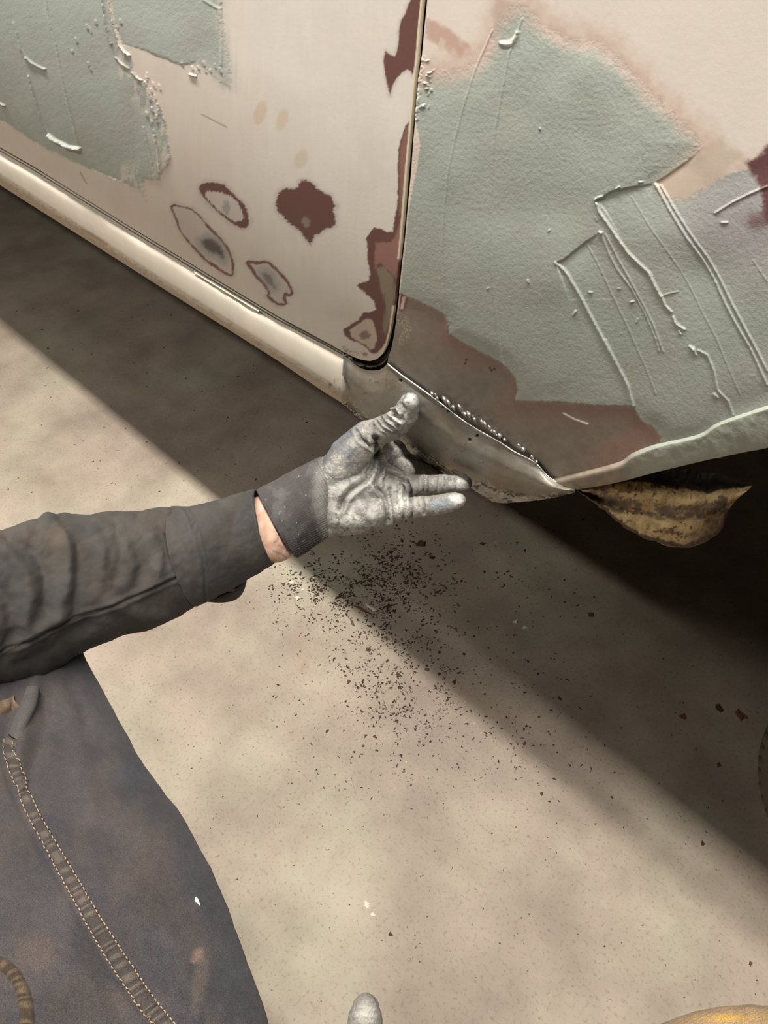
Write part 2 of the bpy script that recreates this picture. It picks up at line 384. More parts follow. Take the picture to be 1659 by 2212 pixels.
def door_colour(P):
    n1 = fbm(P, 1/14, 4, 3); n2 = fbm(P, 1/4, 3, 5); n3 = fbm(P, 1/90, 3, 9)
    streak = fbm(P*np.array([.16, .016]), 1, 4, 21)
    c = np.tile(WHITE, (len(P), 1))
    pk = sstep(620, 420, P[:, 0] - .0*P[:, 1])*.75 + .25*sstep(.45, .6, n3)
    lowp = sstep(560, 760, P[:, 1])
    c = mix(c, PINKISH, np.clip(pk*.8, 0, 1)); c = mix(c, srgb(208, 190, 176), lowp*.35*sstep(.35, .65, n3+.1*n1))
    c = c*(1+.05*(streak[:, None]-.5))
    for (x, y, rx, ry, col) in ((562, 243, 13, 25, (214, 186, 160)), (609, 258, 12, 24, (218, 196, 166)), (650, 345, 14, 20, (210, 196, 176))):
        q = ((P[:, 0]-x-.25*(y-P[:, 1]))/rx)**2+((P[:, 1]-y)/ry)**2
        c = mix(c, srgb(*col), .6*sstep(1.5, .5, q+.8*(n1-.5)))
    # sanded-through rings: grey haze, dark red ring, grey heart
    hz = srgb(186, 176, 172)
    for o_, haze in ((ringA_o, 12), (ringB, 12), (ringC, 11), (blobD, 11), (edge_up, 9)):
        s = sd_full(P, o_, 40); c = mix(c, hz, .45*sstep(haze, 0, s+10*(n1-.5))*(s < 30))
    sA = sd_full(P, ringA_o)+5*(n2-.5); sAi = sd_full(P, ringA_i)+7*(fbm(P*np.array([.5, .08]), 1, 2, 31)-.5)
    c = mix(c, PRIMER_RED, sstep(1.5, -1.5, sA)*sstep(-1.5, 1.5, sAi))
    q = ((P[:, 0]-489)/10)**2+((P[:, 1]-448)/16)**2; c = mix(c, srgb(150, 152, 152), .75*sstep(1.3, .2, q+1.2*(n2-.5)))
    sB = sd_full(P, ringB); wB = 2.1+1.3*sstep(.3, .7, n1)-1.2*(P[:, 0]+.6*(P[:, 1]-520) < 420)
    c = mix(c, srgb(128, 92, 86), sstep(wB+1.2, wB-.8, np.abs(sB+3*(n2-.5))))
    kB = sd_full(P, coreB); c = mix(c, srgb(160, 160, 158), .8*sstep(22, 0, kB+8*(n1-.5))*(sB < 0)); c = mix(c, srgb(104, 90, 88), sstep(5, -5, kB+6*(n2-.5)))
    sC = sd_full(P, ringC); wC = 2.2+1.2*sstep(.35, .65, n1)
    c = mix(c, srgb(130, 92, 84), sstep(wC+1.2, wC-.8, np.abs(sC+4*(n2-.5))))
    kC = sd_full(P, coreC); c = mix(c, srgb(168, 168, 164), .7*sstep(20, 0, kC+8*(n1-.5))*(sC < 0)); c = mix(c, srgb(120, 118, 116), .8*sstep(4, -4, kC+8*(n2-.5)))
    sD = sd_full(P, blobD)+5*(n2-.5)+6*(fbm(P*np.array([.06, .5]), 1, 2, 33)-.5)
    c = mix(c, PRIMER_RED, sstep(2, -2, sD))
    q = ((P[:, 0]-661)/10)**2+((P[:, 1]-480)/13)**2; c = mix(c, srgb(150, 134, 120), .85*sstep(1.2, .3, q+1.4*(n2-.5)))
    sE = np.minimum(sd_full(P, edge_up)+2*(n2-.5), sd_full(P, edge_mid)+3*(n2-.5)); sE = np.minimum(sE, sd_full(P, edge_low)+5*(n2-.5))
    c = mix(c, PRIMER_RED, sstep(1.5, -1.5, sE))
    c = mix(c, srgb(165, 122, 110), .85*sstep(3, -3, sd_full(P, low_pink)+6*(n2-.5)))
    c = mix(c, srgb(160, 122, 108), .6*sstep(0, -7, sd_full(P, edge_mid)+6*(n2-.5)))
    c = mix(c, srgb(150, 136, 118), .85*sstep(4, -4, sd_full(P, low_grey)+10*(fbm(P*np.array([.4, .05]), 1, 2, 35)-.5)))
    sH = sd_full(P, heart)+5*(n2-.5); c = mix(c, srgb(206, 188, 172), sstep(2, -2, sH))
    q = ((P[:, 0]-788)/13)**2+((P[:, 1]-724)/10)**2; c = mix(c, srgb(122, 104, 92), .8*sstep(1.3, .3, q+1.6*(n2-.5))*(sH < 4))
    # door edge strip of old light paint
    de, _ = seg_dist(P, np.array(DOOR_EDGE, float)); old = (P[:, 1] < 560) | (P[:, 1] > 660)
    c = mix(c, srgb(228, 216, 190), sstep(4.5, 3, de)*old)
    # scratches near the lower corner
    d, _ = line_full(P, [(742, 752), (765, 765), (790, 765)]); c = mix(c, srgb(140, 104, 90), .7*sstep(8, 2, d)*sstep(.52, .6, n2))
    for l in ([(173, 372), (187, 396)], [(436, 247), (490, 275)]):
        d, _ = line_full(P, l); c = mix(c, srgb(150, 128, 110), .7*sstep(2.2, .6, d))
    # filler
    s1 = sd_full(P, DF1, 80)+9*(n2-.5)+5*(n1-.5)
    t1 = sstep(3, -3, s1); sf = sstep(30, -20, sd_full(P, DF1, 80)+26*(n1-.5))
    edgepale = sstep(.50, .62, fbm(P*np.array([.14, .05]), 1, 4, 41))*sstep(-60, -8, sd_full(P, DF1, 80))*(P[:, 0] > 255)
    fc = np.tile(srgb(174, 181, 172), (len(P), 1)); fc = mix(fc, srgb(172, 166, 160), .4*sstep(.45, .75, fbm(P, 1/70, 3, 43)))
    c = mix(c, fc, np.clip(t1-.65*edgepale*t1, 0, 1))
    s2 = sd_full(P, DF2, 80); fe = sstep(22, -26, s2+26*(fbm(P*np.array([.2, .02]), 1, 4, 45)-.5)+8*(n2-.5))
    hard = sstep(2.5, -2.5, s2+6*(n2-.5)); right = sstep(400, 470, P[:, 0])
    c = mix(c, fc, np.where(s2 < 60, (1-right)*hard+right*fe, 0))
    return c, np.zeros(len(P))
def door_height(P):
    n2 = fbm(P, 1/5, 3, 51); h = np.zeros(len(P))
    s1 = sd_full(P, DF1, 60)+9*(fbm(P, 1/4, 3, 5)-.5); h += .0003*sstep(3, -5, s1)
    s2 = sd_full(P, DF2, 60)+6*(fbm(P, 1/4, 3, 5)-.5); h += .0003*sstep(3, -5, s2)
    ins = (s1 < 0) | (s2 < 0)
    h += ins*(.0012*(fbm(P, 1/120, 2, 53)-.5) + .00016*(fbm(P, 1/8, 3, 55)-.5))
    for l, wd, ht in (([(30, 50), (35, 65), (45, 105), (56, 125)], 4, .0007), ([(56, 125), (70, 137), (85, 145), (98, 150)], 3, .0016),
                      ([(62, 165), (75, 210), (90, 255), (100, 280), (107, 292)], 3, .0014), ([(107, 292), (118, 302), (135, 310), (150, 318), (172, 321)], 4.5, .0045),
                      ([(93, -40), (105, 40), (120, 95), (132, 160), (150, 235), (170, 315)], 4, .0006), ([(219, -20), (227, 40), (235, 80), (240, 95)], 3, .0017),
                      ([(232, -20), (245, 50), (258, 98), (268, 112), (280, 120)], 3, .0016), ([(310, 275), (325, 335), (335, 380)], 3, .0006), ([(334, 292), (342, 330), (346, 372)], 3, .0011),
                      ([(250, 125), (262, 138), (278, 148)], 2.6, .0012), ([(286, 157), (296, 168), (306, 174)], 2.5, .001), ([(0, 224), (10, 229)], 3, .0025), ([(410, 161), (423, 165)], 2.5, .0016),
                      ([(440, 0), (475, 20), (480, 80), (478, 140)], 5, .0004)):
        d, t = line_full(P, l); h += ht*sstep(wd, .2, d)*(.55+.9*n2)
    # small torn flecks along the filler's right rim
    rr = np.random.default_rng(3)
    for k in range(46):
        if k < 26: x, y = 322+rr.normal(0, 9), rr.uniform(150, 290); x += (y-150)*.1
        elif k < 36: x, y = rr.uniform(392, 480), 138+rr.normal(0, 8)
        else: x, y = rr.uniform(150, 260), rr.uniform(20, 170)
        L = rr.uniform(4, 14); d, _ = line_full(P, [(x, y), (x+L*.3, y+L)]); h += rr.uniform(.0003, .0009)*sstep(2.4, .3, d)
    return h
def door_class(Q):
    c = np.zeros(len(Q), int)
    s = fbm(Q, 1/4, 3, 5)
    c[sd_full(Q, DF2) + 6*(s-.5) < 0] = 2
    c[sd_full(Q, DF1) + 9*(s-.5) < 0] = 1
    for k, p in ((3, ringA_o), (4, ringB), (5, ringC), (6, blobD), (7, edge_up), (8, edge_mid), (9, edge_low)):
        pad = 3 if k in (4, 5) else 0
        c[sd_full(Q, p) < pad] = k
    return c
door_classes = {0: ('door_panel', 'sanded cream-white door skin left of the gap'), 1: ('body_filler', 'grey-green filler spread over the lower left of the door'), 2: ('body_filler', 'grey-green filler block at the top of the door'),
                3: ('sanded_spot', 'oval sanded spot with a broad dark red ring'), 4: ('sanded_spot', 'long leaf-shaped sanded spot with a thin red ring and dark core'), 5: ('sanded_spot', 'small sanded spot with a thin ragged red ring'),
                6: ('primer_spot', 'heart-shaped dark red primer spot'), 7: ('primer_strip', 'dark red primer along the upper door edge'), 8: ('primer_strip', 'narrow dark red primer strip at the middle of the door edge'), 9: ('primer_strip', 'ragged red primer with bare metal at the door corner')}
mats = {k: M_PAINT for k in range(10)}; mats[1] = M_FILL; mats[2] = M_FILL
door, _ = panel('door_panel', DOOR, spaced(-300, -6, 935, 960, 1.9, 14), spaced(-560, -6, 784, 790, 1.9, 14), door_colour, door_height, door_class, door_classes, mats, .0035, car)

# ---- fender
FEND_EDGE = [(965, -560), (946, -260), (923, 0), (917, 60), (911, 125), (904, 170), (897.5, 270), (888, 380), (880.5, 460), (875, 520), (868.5, 580), (863.5, 630), (858.5, 670), (852, 720), (846, 750), (839, 772), (836, 788)]
TOPEDGE = [(837, 786), (870, 812), (903, 835), (940, 862), (970, 885), (1000, 908), (1040, 933), (1080, 955), (1110, 975), (1140, 990), (1160, 1003), (1180, 1025), (1200, 1040), (1225, 1052), (1243, 1058)]
CREASE = [(1185, 1040), (1203, 1038), (1250, 1027), (1338, 1004), (1369, 984), (1429, 962), (1512, 942), (1556, 916), (1659, 881), (1780, 842), (1900, 806)]
LIPBOT = [(1215, 1059), (1238, 1056), (1330, 1040), (1425, 1014), (1544, 986), (1659, 962), (1780, 934), (1900, 908)]
FEND = np.array(FEND_EDGE + [(862, 825), (900, 853), (940, 880), (1000, 924), (1080, 970), (1130, 1002), (1165, 1030), (1185, 1045)] + CREASE[1:] + [(1900, -560)], float)
c2_ = lambda p: T(829, 0, 2.0, p)
FF = np.array([(840, 150), (905, 165), (935, 150), (975, 150), (1010, 140), (1040, 118), (1060, 80), (1075, 45), (1095, 18), (1125, 2), (1150, 22), (1180, 58), (1235, 84), (1299, 90), (1344, 130), (1379, 165), (1429, 215), (1464, 250), (1504, 288), (1524, 318),
               (1470, 358), (1414, 396), (1440, 420), (1480, 428), (1520, 400), (1580, 372), (1640, 360), (1720, 330), (1930, 260), (1930, 820), (1659, 886), (1556, 921), (1512, 947), (1428, 966), (1427, 945), (1410, 921), (1386, 911), (1375, 893), (1368, 878), (1290, 876), (1200, 869), (1130, 867), (1113, 866), (1118, 842), (1115, 820), (1100, 800), (1089, 788), (1060, 772), (1029, 755), (1000, 740), (971, 722), (968, 700), (962, 682), (930, 664), (895, 648), (868, 636), (840, 630)], float)
RED_R = np.array([(1659, 312), (1640, 335), (1612, 352), (1622, 372), (1640, 400), (1652, 430), (1648, 455), (1655, 478), (1680, 500), (1800, 520), (1800, 240), (1700, 280)], float)
PURP = np.array([(1520, 395), (1580, 368), (1659, 330), (1720, 330), (1720, 560), (1640, 590), (1560, 560), (1480, 500), (1470, 440)], float)
c4 = lambda p: T(1180, 280, 3.463, p); c6 = lambda p: T(840, 640, 2.765, p)
F_LINES = [  # polyline, half width px, height m
    (c2_([(600, 80), (575, 150), (545, 230), (520, 370), (505, 450), (485, 560), (470, 700), (462, 900), (465, 1080), (480, 1250), (495, 1400), (515, 1560), (545, 1620)]), 2.6, .00075),
    (c2_([(470, 130), (430, 220), (400, 290), (350, 450), (310, 600), (280, 750), (262, 900), (255, 1080), (262, 1250), (275, 1430)]), 2.4, .00065),
    (c4([(375, 530), (400, 610), (480, 720), (550, 820), (620, 920), (700, 1000), (775, 1070), (810, 1150), (860, 1240)]), 4.6, .0018),
    (c4([(815, 410), (920, 590), (1050, 790), (1170, 960), (1260, 1120), (1340, 1290), (1420, 1440), (1530, 1630)])+[(1640, 790), (1659, 830)], 3.6, .0010),
    (c4([(855, 420), (960, 590), (1090, 780), (1210, 950), (1300, 1110), (1390, 1290), (1470, 1440), (1570, 1630)])+[(1659, 800)], 3.6, .0010),
    (c4([(640, 500), (760, 690), (880, 860), (1000, 1040), (1100, 1220), (1180, 1380), (1280, 1560)])+[(1570, 780), (1600, 850)], 2.2, .0004),
    (c4([(80, 990), (160, 1070), (250, 1220), (330, 1380), (420, 1550), (475, 1659)])+c6([(1290, 260), (1360, 400), (1430, 530), (1465, 650)]), 4.4, .0017),
    (c4([(300, 850), (400, 1020), (500, 1240), (600, 1450), (690, 1659)])+c6([(1540, 430), (1600, 580)]), 2.2, .0005),
    (c4([(415, 775), (480, 940), (540, 1050), (640, 1180), (740, 1370), (820, 1560), (850, 1659)])+c6([(1600, 250)]), 2.6, .0008),
    (c4([(450, 780), (540, 960), (620, 1100), (710, 1270), (800, 1450), (880, 1659)]), 2.6, .0008),
    (c4([(870, 1250), (890, 1310), (940, 1360)]), 3.4, .0016), (c4([(955, 1400), (975, 1450), (1040, 1490)]), 4, .0017), (c4([(1000, 1500), (1015, 1525)]), 3.4, .0016),
    (c4([(860, 1245), (920, 1225), (985, 1210)]), 2.4, .0007), (c4([(1080, 1615), (1110, 1640)]), 4, .0016),
    ([(1500, 750), (1506, 765)], 4, .0016), ([(1510, 755), (1530, 765), (1545, 800), (1552, 840), (1575, 865), (1585, 895)], 3, .0012), ([(1545, 850), (1553, 856)], 5, .0016),
    (c4([(1270, 620), (1400, 540), (1520, 480), (1659, 420)]), 4, .0012), (c4([(1320, 690), (1360, 690)]), 3.5, .0012), (c4([(1550, 970), (1659, 1130)]), 2, .0004),
    ([(1217, 892), (1240, 905), (1262, 913), (1270, 916)], 2.6, .0013), (c4([(375, 520), (400, 505), (425, 500)]), 4.5, .0018), (c4([(405, 765), (420, 770)]), 4.5, .0020),
    (T(900, 0, 5.53, [(1010, 515), (1080, 530), (1140, 520), (1190, 440), (1205, 395)]), 7, .0014)]
F_STEPS = [  # upper edges where a later stroke dug in (lower on the right-hand side of the line)
    (c4([(370, 535), (380, 520), (430, 500), (500, 460), (640, 430), (780, 410), (815, 400)]), .0012),
    (c4([(815, 400), (920, 335), (1040, 250), (1160, 150)]), .0007),
    (c4([(80, 990), (140, 970), (300, 840), (415, 765)]), .0012)]
def step_line(P, pts, reach):
    r = np.zeros(len(P)); i = box_sel(P, pts, reach*2)
    if not len(i): return r
    Q = P[i]; p = np.asarray(pts, float); best = np.full(len(Q), 1e9); sg = np.zeros(len(Q)); par = np.zeros(len(Q)); m_ = len(p)-1
    for k in range(m_):
        a = p[k]; ab = p[k+1]-a; t = np.clip(((Q-a)@ab)/(ab@ab), 0, 1); q = Q-a-t[:, None]*ab; d = np.hypot(q[:, 0], q[:, 1]); mk = d < best
        best = np.where(mk, d, best); sg = np.where(mk, np.sign(ab[0]*q[:, 1]-ab[1]*q[:, 0]), sg); par = np.where(mk, (k+t)/m_, par)
    sd = best*sg
    r[i] = sstep(-2.5, 2.5, sd)*np.exp(-np.clip(sd, 0, None)/reach)*sstep(0, .05, par)*sstep(1, .6, par)
    return r
def fend_colour(P):
    n1 = fbm(P, 1/14, 4, 63); n2 = fbm(P, 1/4, 3, 65); n3 = fbm(P, 1/90, 3, 69)
    sf = sd_full(P, FF, 120)
    c = np.tile(srgb(230, 220, 207), (len(P), 1)); met = np.zeros(len(P))
    # pink feathering above the filler
    hal = sstep(60, -20, sf+46*(n1-.5)+8*(n2-.5)+30*(fbm(P, 1/60, 3, 68)-.5))
    c = mix(c, srgb(208, 176, 160), .75*hal)
    q = ((P[:, 0]-955)/60)**2+((P[:, 1]-65-.55*(P[:, 0]-930))/26)**2; c = mix(c, srgb(196, 158, 142), .8*sstep(1.5, .3, q+1.2*(n1-.5)))
    q = ((P[:, 0]-1090)/26)**2+((P[:, 1]-42)/50)**2; c = mix(c, srgb(200, 176, 160), .7*sstep(1.4, .3, q+.9*(n1-.5)))
    # bare metal below the filler
    low = sstep(600, 650, P[:, 1]+.0*P[:, 0]) * (P[:, 1] > 560)
    lowreg = ((P[:, 1] > 625) & (sf > -30) & (P[:, 1] > 625 + .25*(P[:, 0]-870)*0)).astype(float)
    g = mix(np.tile(GREYMET, (len(P), 1)), srgb(134, 124, 111), sstep(.3, .7, n1)*.6)
    g = mix(g, srgb(150, 108, 102), .6*sstep(58, -5, sf+50*(n1-.5)+50*(n3-.5)))
    rr_ = ((P[:, 0]-1360)/95)**2+((P[:, 1]-965+.35*(P[:, 0]-1360))/40)**2; g = mix(g, srgb(172, 136, 126), .7*sstep(1.4, .2, rr_+.9*(n1-.5)))
    g = mix(g, srgb(150, 140, 128), .25*sstep(.45, .65, fbm(P*np.array([.05, .12]), 1, 3, 71)))
    c = mix(c, g, lowreg); met = .12*lowreg
    d, _ = line_full(P, [(855, 700), (872, 690), (882, 712), (868, 735)]); c = mix(c, srgb(196, 180, 162), .8*sstep(12, 4, d)*sstep(.48, .56, fbm(P@np.array([[.12, .5], [.35, -.1]]), 1, 2, 73)))
    d, _ = line_full(P, [(873, 643), (868, 665)]); c = mix(c, srgb(120, 78, 76), .9*sstep(12, 6, d+6*(n2-.5))); c = mix(c, srgb(228, 206, 196), sstep(4, 2, d+3*(n2-.5)))
    # light strip at the gap, and light blob
    de, _ = seg_dist(P, np.array(FEND_EDGE, float)); st = sstep(3.5, 2, de)*(P[:, 1] < 680)
    bl = sd_full(P, np.array([(896, 262), (905, 285), (909, 315), (902, 360), (893, 400), (886, 440), (878, 480), (884, 380), (893, 290)], float)); 
    # filler itself
    s = sf+5*(n2-.5)+6*(n1-.5)*(P[:, 1] > 600); up_soft = (P[:, 1] < 330) & (P[:, 0] > 900)
    kb = sstep(270, 400, P[:, 1])*1.0; kb = np.maximum(kb, (P[:, 0] < 900)); t = (1-kb)*sstep(12, -44, sf+34*(n1-.5)+10*(n2-.5))+kb*sstep(2, -4, s)
    fc = np.tile(FILLC, (len(P), 1)); fc = mix(fc, srgb(172, 168, 158), .3*sstep(.45, .75, n3))
    topw = sstep(230, 90, P[:, 1])*sstep(1000, 900, P[:, 0]); fc = mix(fc, srgb(186, 178, 158), .7*topw)
    fc = mix(fc, srgb(168, 160, 163), .75*sstep(60, -60, sd_full(P, PURP, 120)+30*(n1-.5)))
    c = mix(c, fc, t); met = met*(1-t)
    e = np.array([(1414, 396), (1470, 358), (1524, 318), (1560, 300), (1610, 345), (1560, 378), (1500, 420), (1470, 440), (1440, 425)], float)
    c = mix(c, srgb(205, 188, 170), .85*sstep(14, -14, sd_full(P, e)+26*(n1-.5)))
    c = mix(c, srgb(228, 212, 196), sstep(2, -1, bl)); c = mix(c, srgb(226, 214, 198), st*.9)
    c = mix(c, srgb(106, 72, 72), sstep(6, -8, sd_full(P, RED_R, 80)+14*(n1-.5)+6*(n2-.5)))
    d, _ = line_full(P, [(1630, 480), (1659, 470), (1700, 465)], 40); c = mix(c, srgb(120, 84, 84), .7*sstep(26, 6, d+14*(n1-.5)))
    b1 = sd_full(P, smooth_poly(T(900, 0, 5.53, [(1010, 515), (1020, 480), (1090, 465), (1150, 440), (1190, 395), (1208, 410), (1190, 480), (1140, 545), (1080, 558)]), 4)); c = mix(c, srgb(232, 224, 208), sstep(1.5, -1.5, b1))
    b2 = sd_full(P, np.array(T(900, 0, 5.53, [(290, 440), (345, 500), (330, 590), (310, 620), (250, 610), (255, 540)]))); c = mix(c, srgb(216, 204, 186), .8*sstep(2, -2, b2+5*(n2-.5)))
    for (x, y) in ((1007, 777), (1058, 795), (1062, 800), (1005, 785), (1068, 797)):
        q = np.hypot(P[:, 0]-x, P[:, 1]-y); c = mix(c, srgb(70, 36, 36), sstep(3.4, 1.6, q+2*(n2-.5)))
    for l, wd, ht in F_LINES:   # taller ridges mixed paler along their tops
        if ht > .0009:
            d, _ = line_full(P, l); c = mix(c, srgb(200, 203, 190), .28*sstep(wd*.9, 0, d)*(sf < 6))
    d, _ = line_full(P, [(1217, 892), (1240, 905), (1262, 913), (1270, 916)]); c = mix(c, srgb(224, 214, 204), sstep(2.6, .8, d+2*(n2-.5)))
    return c, met
def fend_height(P):
    n2 = fbm(P, 1/5, 3, 75); sf = sd_full(P, FF, 60)+5*(fbm(P, 1/4, 3, 65)-.5)
    ins = sf < 0
    kb = sstep(480, 620, P[:, 1]); top = (1-kb)*sstep(0, -90, sf)+kb*sstep(1, -3, sf)
    h = .0008*top + ins*(.0022*(fbm(P, 1/150, 2, 77)-.5)*sstep(0, -40, sf) + .00014*(fbm(P, 1/7, 3, 79)-.5))
    for p, dh in F_STEPS:
        h -= dh*step_line(P, p, 40)
    for l, wd, ht in F_LINES:
        d, t = line_full(P, l); h += .5*ht*sstep(wd*1.1, .1, d)*(.65+.7*n2)
    h += .0012*sstep(12, 3, seg_dist(P, np.array(FEND_EDGE[2:8], float))[0])*(n2-.35)*(P[:, 1] > 120)*(P[:, 1] < 260)
    rr = np.random.default_rng(5)
    for k in range(26):
        x, y = (rr.uniform(905, 935), rr.uniform(130, 250)) if k < 14 else (rr.uniform(980, 1400), rr.uniform(250, 700))
        L = rr.uniform(3, 10); a = rr.uniform(0, 6.28); d, _ = line_full(P, [(x, y), (x+L*math.cos(a), y+L*math.sin(a))]); h += rr.uniform(.0003, .0012)*sstep(2.6, .3, d)
    # the lower part rolls in behind the patch
    return h
def fend_class(Q):
    c = np.zeros(len(Q), int); sf = sd_full(Q, FF, 20)+5*(fbm(Q, 1/4, 3, 65)-.5)
    c[(Q[:, 1] > 625) & (sf > 0)] = 2; c[sf < 0] = 1; c[sd_full(Q, RED_R) < 0] = 3
    return c
fend, _ = panel('fender', FEND, spaced(830, 832, 1664, 1900, 1.75, 14), spaced(-560, -6, 1052, 1060, 1.75, 14), fend_colour, fend_height, fend_class,
                {0: ('fender', 'cream-white fender skin right of the door gap'), 1: ('body_filler', 'grey-green filler trowelled over the fender in ridged strokes'), 2: ('bare_steel', 'ground bare steel with red primer traces below the filler'), 3: ('primer_strip', 'dark red primer at the right end of the filler')},
                {0: M_PAINT, 1: M_FILL, 2: M_BARE, 3: M_PAINT}, .012, car)

# ---- wheel arch lip (flared edge under the filler)
def px_rows(rows, nv):
    """rows: (pixel polyline, outward offset) -> 3-D rows"""
    out = []
    for pl, off in rows:
        q = resample(smooth_poly(pl, 6, False), nv); out.append(hit(q[:, 0], q[:, 1], off))
    return out
nv = 260
midl = [((a[0]+b[0])/2, (a[1]+b[1])/2) for a, b in zip(resample(CREASE, 14), resample(LIPBOT, 14))]
rw = px_rows([([(x-2, y-7) for x, y in CREASE], -.0005), (CREASE, .0030), ([(x, y+6) for x, y in CREASE], .0042), (midl, .0042), (LIPBOT, .0030)], nv)
rw.append(rw[-1]+np.array([0, .004, -.003])); rw.append(rw[-1]+np.array([0, .02, .002]))
L_ = lofted(rw, 43, nv); nu = len(L_); V = L_.reshape(-1, 3); pxx, pyy = to_px(V); P = np.stack([pxx, pyy], 1)
n1 = fbm(P, 1/12, 3, 81)
V = V + np.array([0, -1, 0])*(.0016*(fbm(P, 1/26, 3, 83)-.5)*sstep(1300, 1420, pxx))[:, None]
c = np.tile(srgb(162, 167, 154), (len(V), 1)); c = mix(c, srgb(140, 129, 114), sstep(1400, 1320, pxx+40*(n1-.5))); c = mix(c, srgb(168, 148, 130), .5*sstep(.5, .6, n1)*(pxx < 1400))
under(mesh_obj('arch_lip', V, grid_faces(nu, nv)[:, ::-1], M_FILL, None, c, np.zeros(len(V)), label='filler-smeared lip of the wheel arch'), car)

# ---- rocker panel
xs = np.linspace(0, 741, 200)
g = np.interp(xs, [0, 75, 150, 215, 280, 400, 500, 600, 713, 741], [327, 370, 417, 457, 498, 571, 632, 692, 752, 768])
fb = np.interp(xs, [0, 330, 485, 600, 700, 738], [383, 598, 694, 765, 827, 851]); bt = np.interp(xs, [0, 330, 485, 600, 700, 741], [400, 609, 706, 779, 847, 872])
def rrow(y, off): return hit(xs, y, off)
wob = .0015*(fbm(np.stack([xs, xs*0], 1), 1/40, 3, 85)-.5)
rw = [rrow(g-8, -.012), rrow(g-3, -.010), rrow(g, -.001), rrow(g+7+xs*0, .0005+wob), rrow(g+10, .003+wob), rrow(g+.35*(fb-g), .0080), rrow(g+.7*(fb-g), .0135), rrow(fb-3, .0160), rrow(fb+2, .0110), rrow(bt, -.004)]
rw.append(rw[-1]+np.array([0, .02, -.001])); rw.append(rw[-1]+np.array([0, .06, .03]))
# run straight on to the left beyond the frame, and curl the end in at the joint
rw2 = []
for r in rw:
    d = (r[0]-r[60])/np.linalg.norm(r[0]-r[60]); rw2.append(np.vstack([[r[0]+d*1.6], [r[0]+d*.5], r, [r[-1]+np.array([.003, .012, 0])]]))
R = np.array(rw2); n, nvr = R.shape[:2]; R = smooth_poly(R.reshape(n, -1), 5, False).reshape(-1, nvr, 3); nu = len(R); V = R.reshape(-1, 3)
pxx, pyy = to_px(V); P = np.stack([pxx, pyy], 1); n1 = fbm(P, 1/20, 4, 87); n2 = fbm(P, 1/4, 3, 89)
c = np.tile(srgb(212, 205, 188), (len(V), 1)); c = mix(c, srgb(218, 205, 190), .6*sstep(.45, .6, fbm(P*np.array([.006, .02]), 1, 3, 91)))
yb = np.interp(pxx, xs, fb); c = mix(c, srgb(178, 160, 138), .75*sstep(-4, 6, pyy-yb+5*(n1-.5)))
gg = np.interp(pxx, xs, g); c = mix(c, srgb(150, 138, 124), .55*sstep(2.2, .8, np.abs(pyy-gg-9))*(n1 > .42))
c = mix(c, srgb(150, 126, 100), .8*sstep(.56, .66, n2)*sstep(14, 4, np.abs(pyy-yb))*.6)
c = mix(c, srgb(92, 56, 44), .9*sstep(.55, .6, n2)*sstep(18, 6, np.hypot(pxx-722, pyy-832)))
d, _ = line_full(P, [(175, 495), (190, 502), (215, 518), (230, 528)], 30); c = mix(c, srgb(170, 140, 122), .8*sstep(5, 1, d+4*(n2-.5)))
rock = under(mesh_obj('rocker_panel', V, grid_faces(nu, nvr)[:, ::-1], M_ROCK, None, c, np.zeros(len(V)), label='pale painted rocker sill below the door'), car)
# bead of sealer along the sill under the door
q = resample(np.stack([np.linspace(420, 560, 60), np.interp(np.linspace(420, 560, 60), xs, g)+5], 1), 60); pts = hit(q[:, 0], q[:, 1], .002+.001*noise(q, .2, 4))
V, F = tube_path(pts, .0013, 6); o = mesh_obj('seam_sealer', V, F, flat('sealer_white', (214, 203, 186), .6), None, label='pale bead of seam sealer'); o.parent = rock

# ---- bare metal patch panel at the fender's foot
def patch_rows():
    jt = [(742, 766), (745, 785), (746, 808), (742, 830), (738, 852)]
    notch = [(742, 766), (755, 777), (775, 793), (800, 800), (822, 798), (837, 786)]
    top = resample(smooth_poly(notch, 6, False), 40).tolist()+resample(smooth_poly(TOPEDGE, 6, False), 160).tolist()[1:]
    fold = [(738, 852), (752, 872), (785, 903), (820, 927), (863, 947), (917, 980), (953, 1010), (978, 1026), (1024, 1040), (1060, 1054), (1119, 1067), (1170, 1075), (1205, 1070), (1243, 1062)]
    low = [(741, 866), (756, 884), (785, 910), (815, 932), (848, 953), (890, 979), (935, 1007), (971, 1029), (1020, 1056), (1052, 1077), (1079, 1087), (1119, 1085), (1179, 1078), (1243, 1063)]
    f = resample(smooth_poly(fold, 6, False), 199); l = resample(smooth_poly(low, 6, False), 199); t = np.array(top)
    return t, f, l
t_, f_, l_ = patch_rows()
rw = []
for k, off in ((0, .0035), (.08, .0045), (.25, .008), (.45, .0105), (.62, .0090), (.80, .000), (.92, -.012), (1.0, -.022)):
    q = t_*(1-k)+f_*k; ofs = np.full(len(q), off)
    ofs = np.minimum(ofs, off+(-.002)*0); rw.append(hit(q[:, 0], q[:, 1], ofs))
q = (f_+l_)/2; rw.append(hit(q[:, 0], q[:, 1], -.023)); rw.append(hit(l_[:, 0], l_[:, 1], -.024)); rw.append(rw[-1]+np.array([0, .008, .003])); rw.append(rw[-1]+np.array([0, .012, .03]))
R = np.array(rw); n, nvp = R.shape[:2]; R = smooth_poly(R.reshape(n, -1), 9, False).reshape(-1, nvp, 3)
Rr = np.array([resample(r, 420) for r in R]); nvp = 420; nu = len(Rr); V = Rr.reshape(-1, 3)
pxx, pyy = to_px(V); P = np.stack([pxx, pyy], 1); n1 = fbm(P, 1/22, 4, 101); n2 = fbm(P, 1/5, 3, 103)
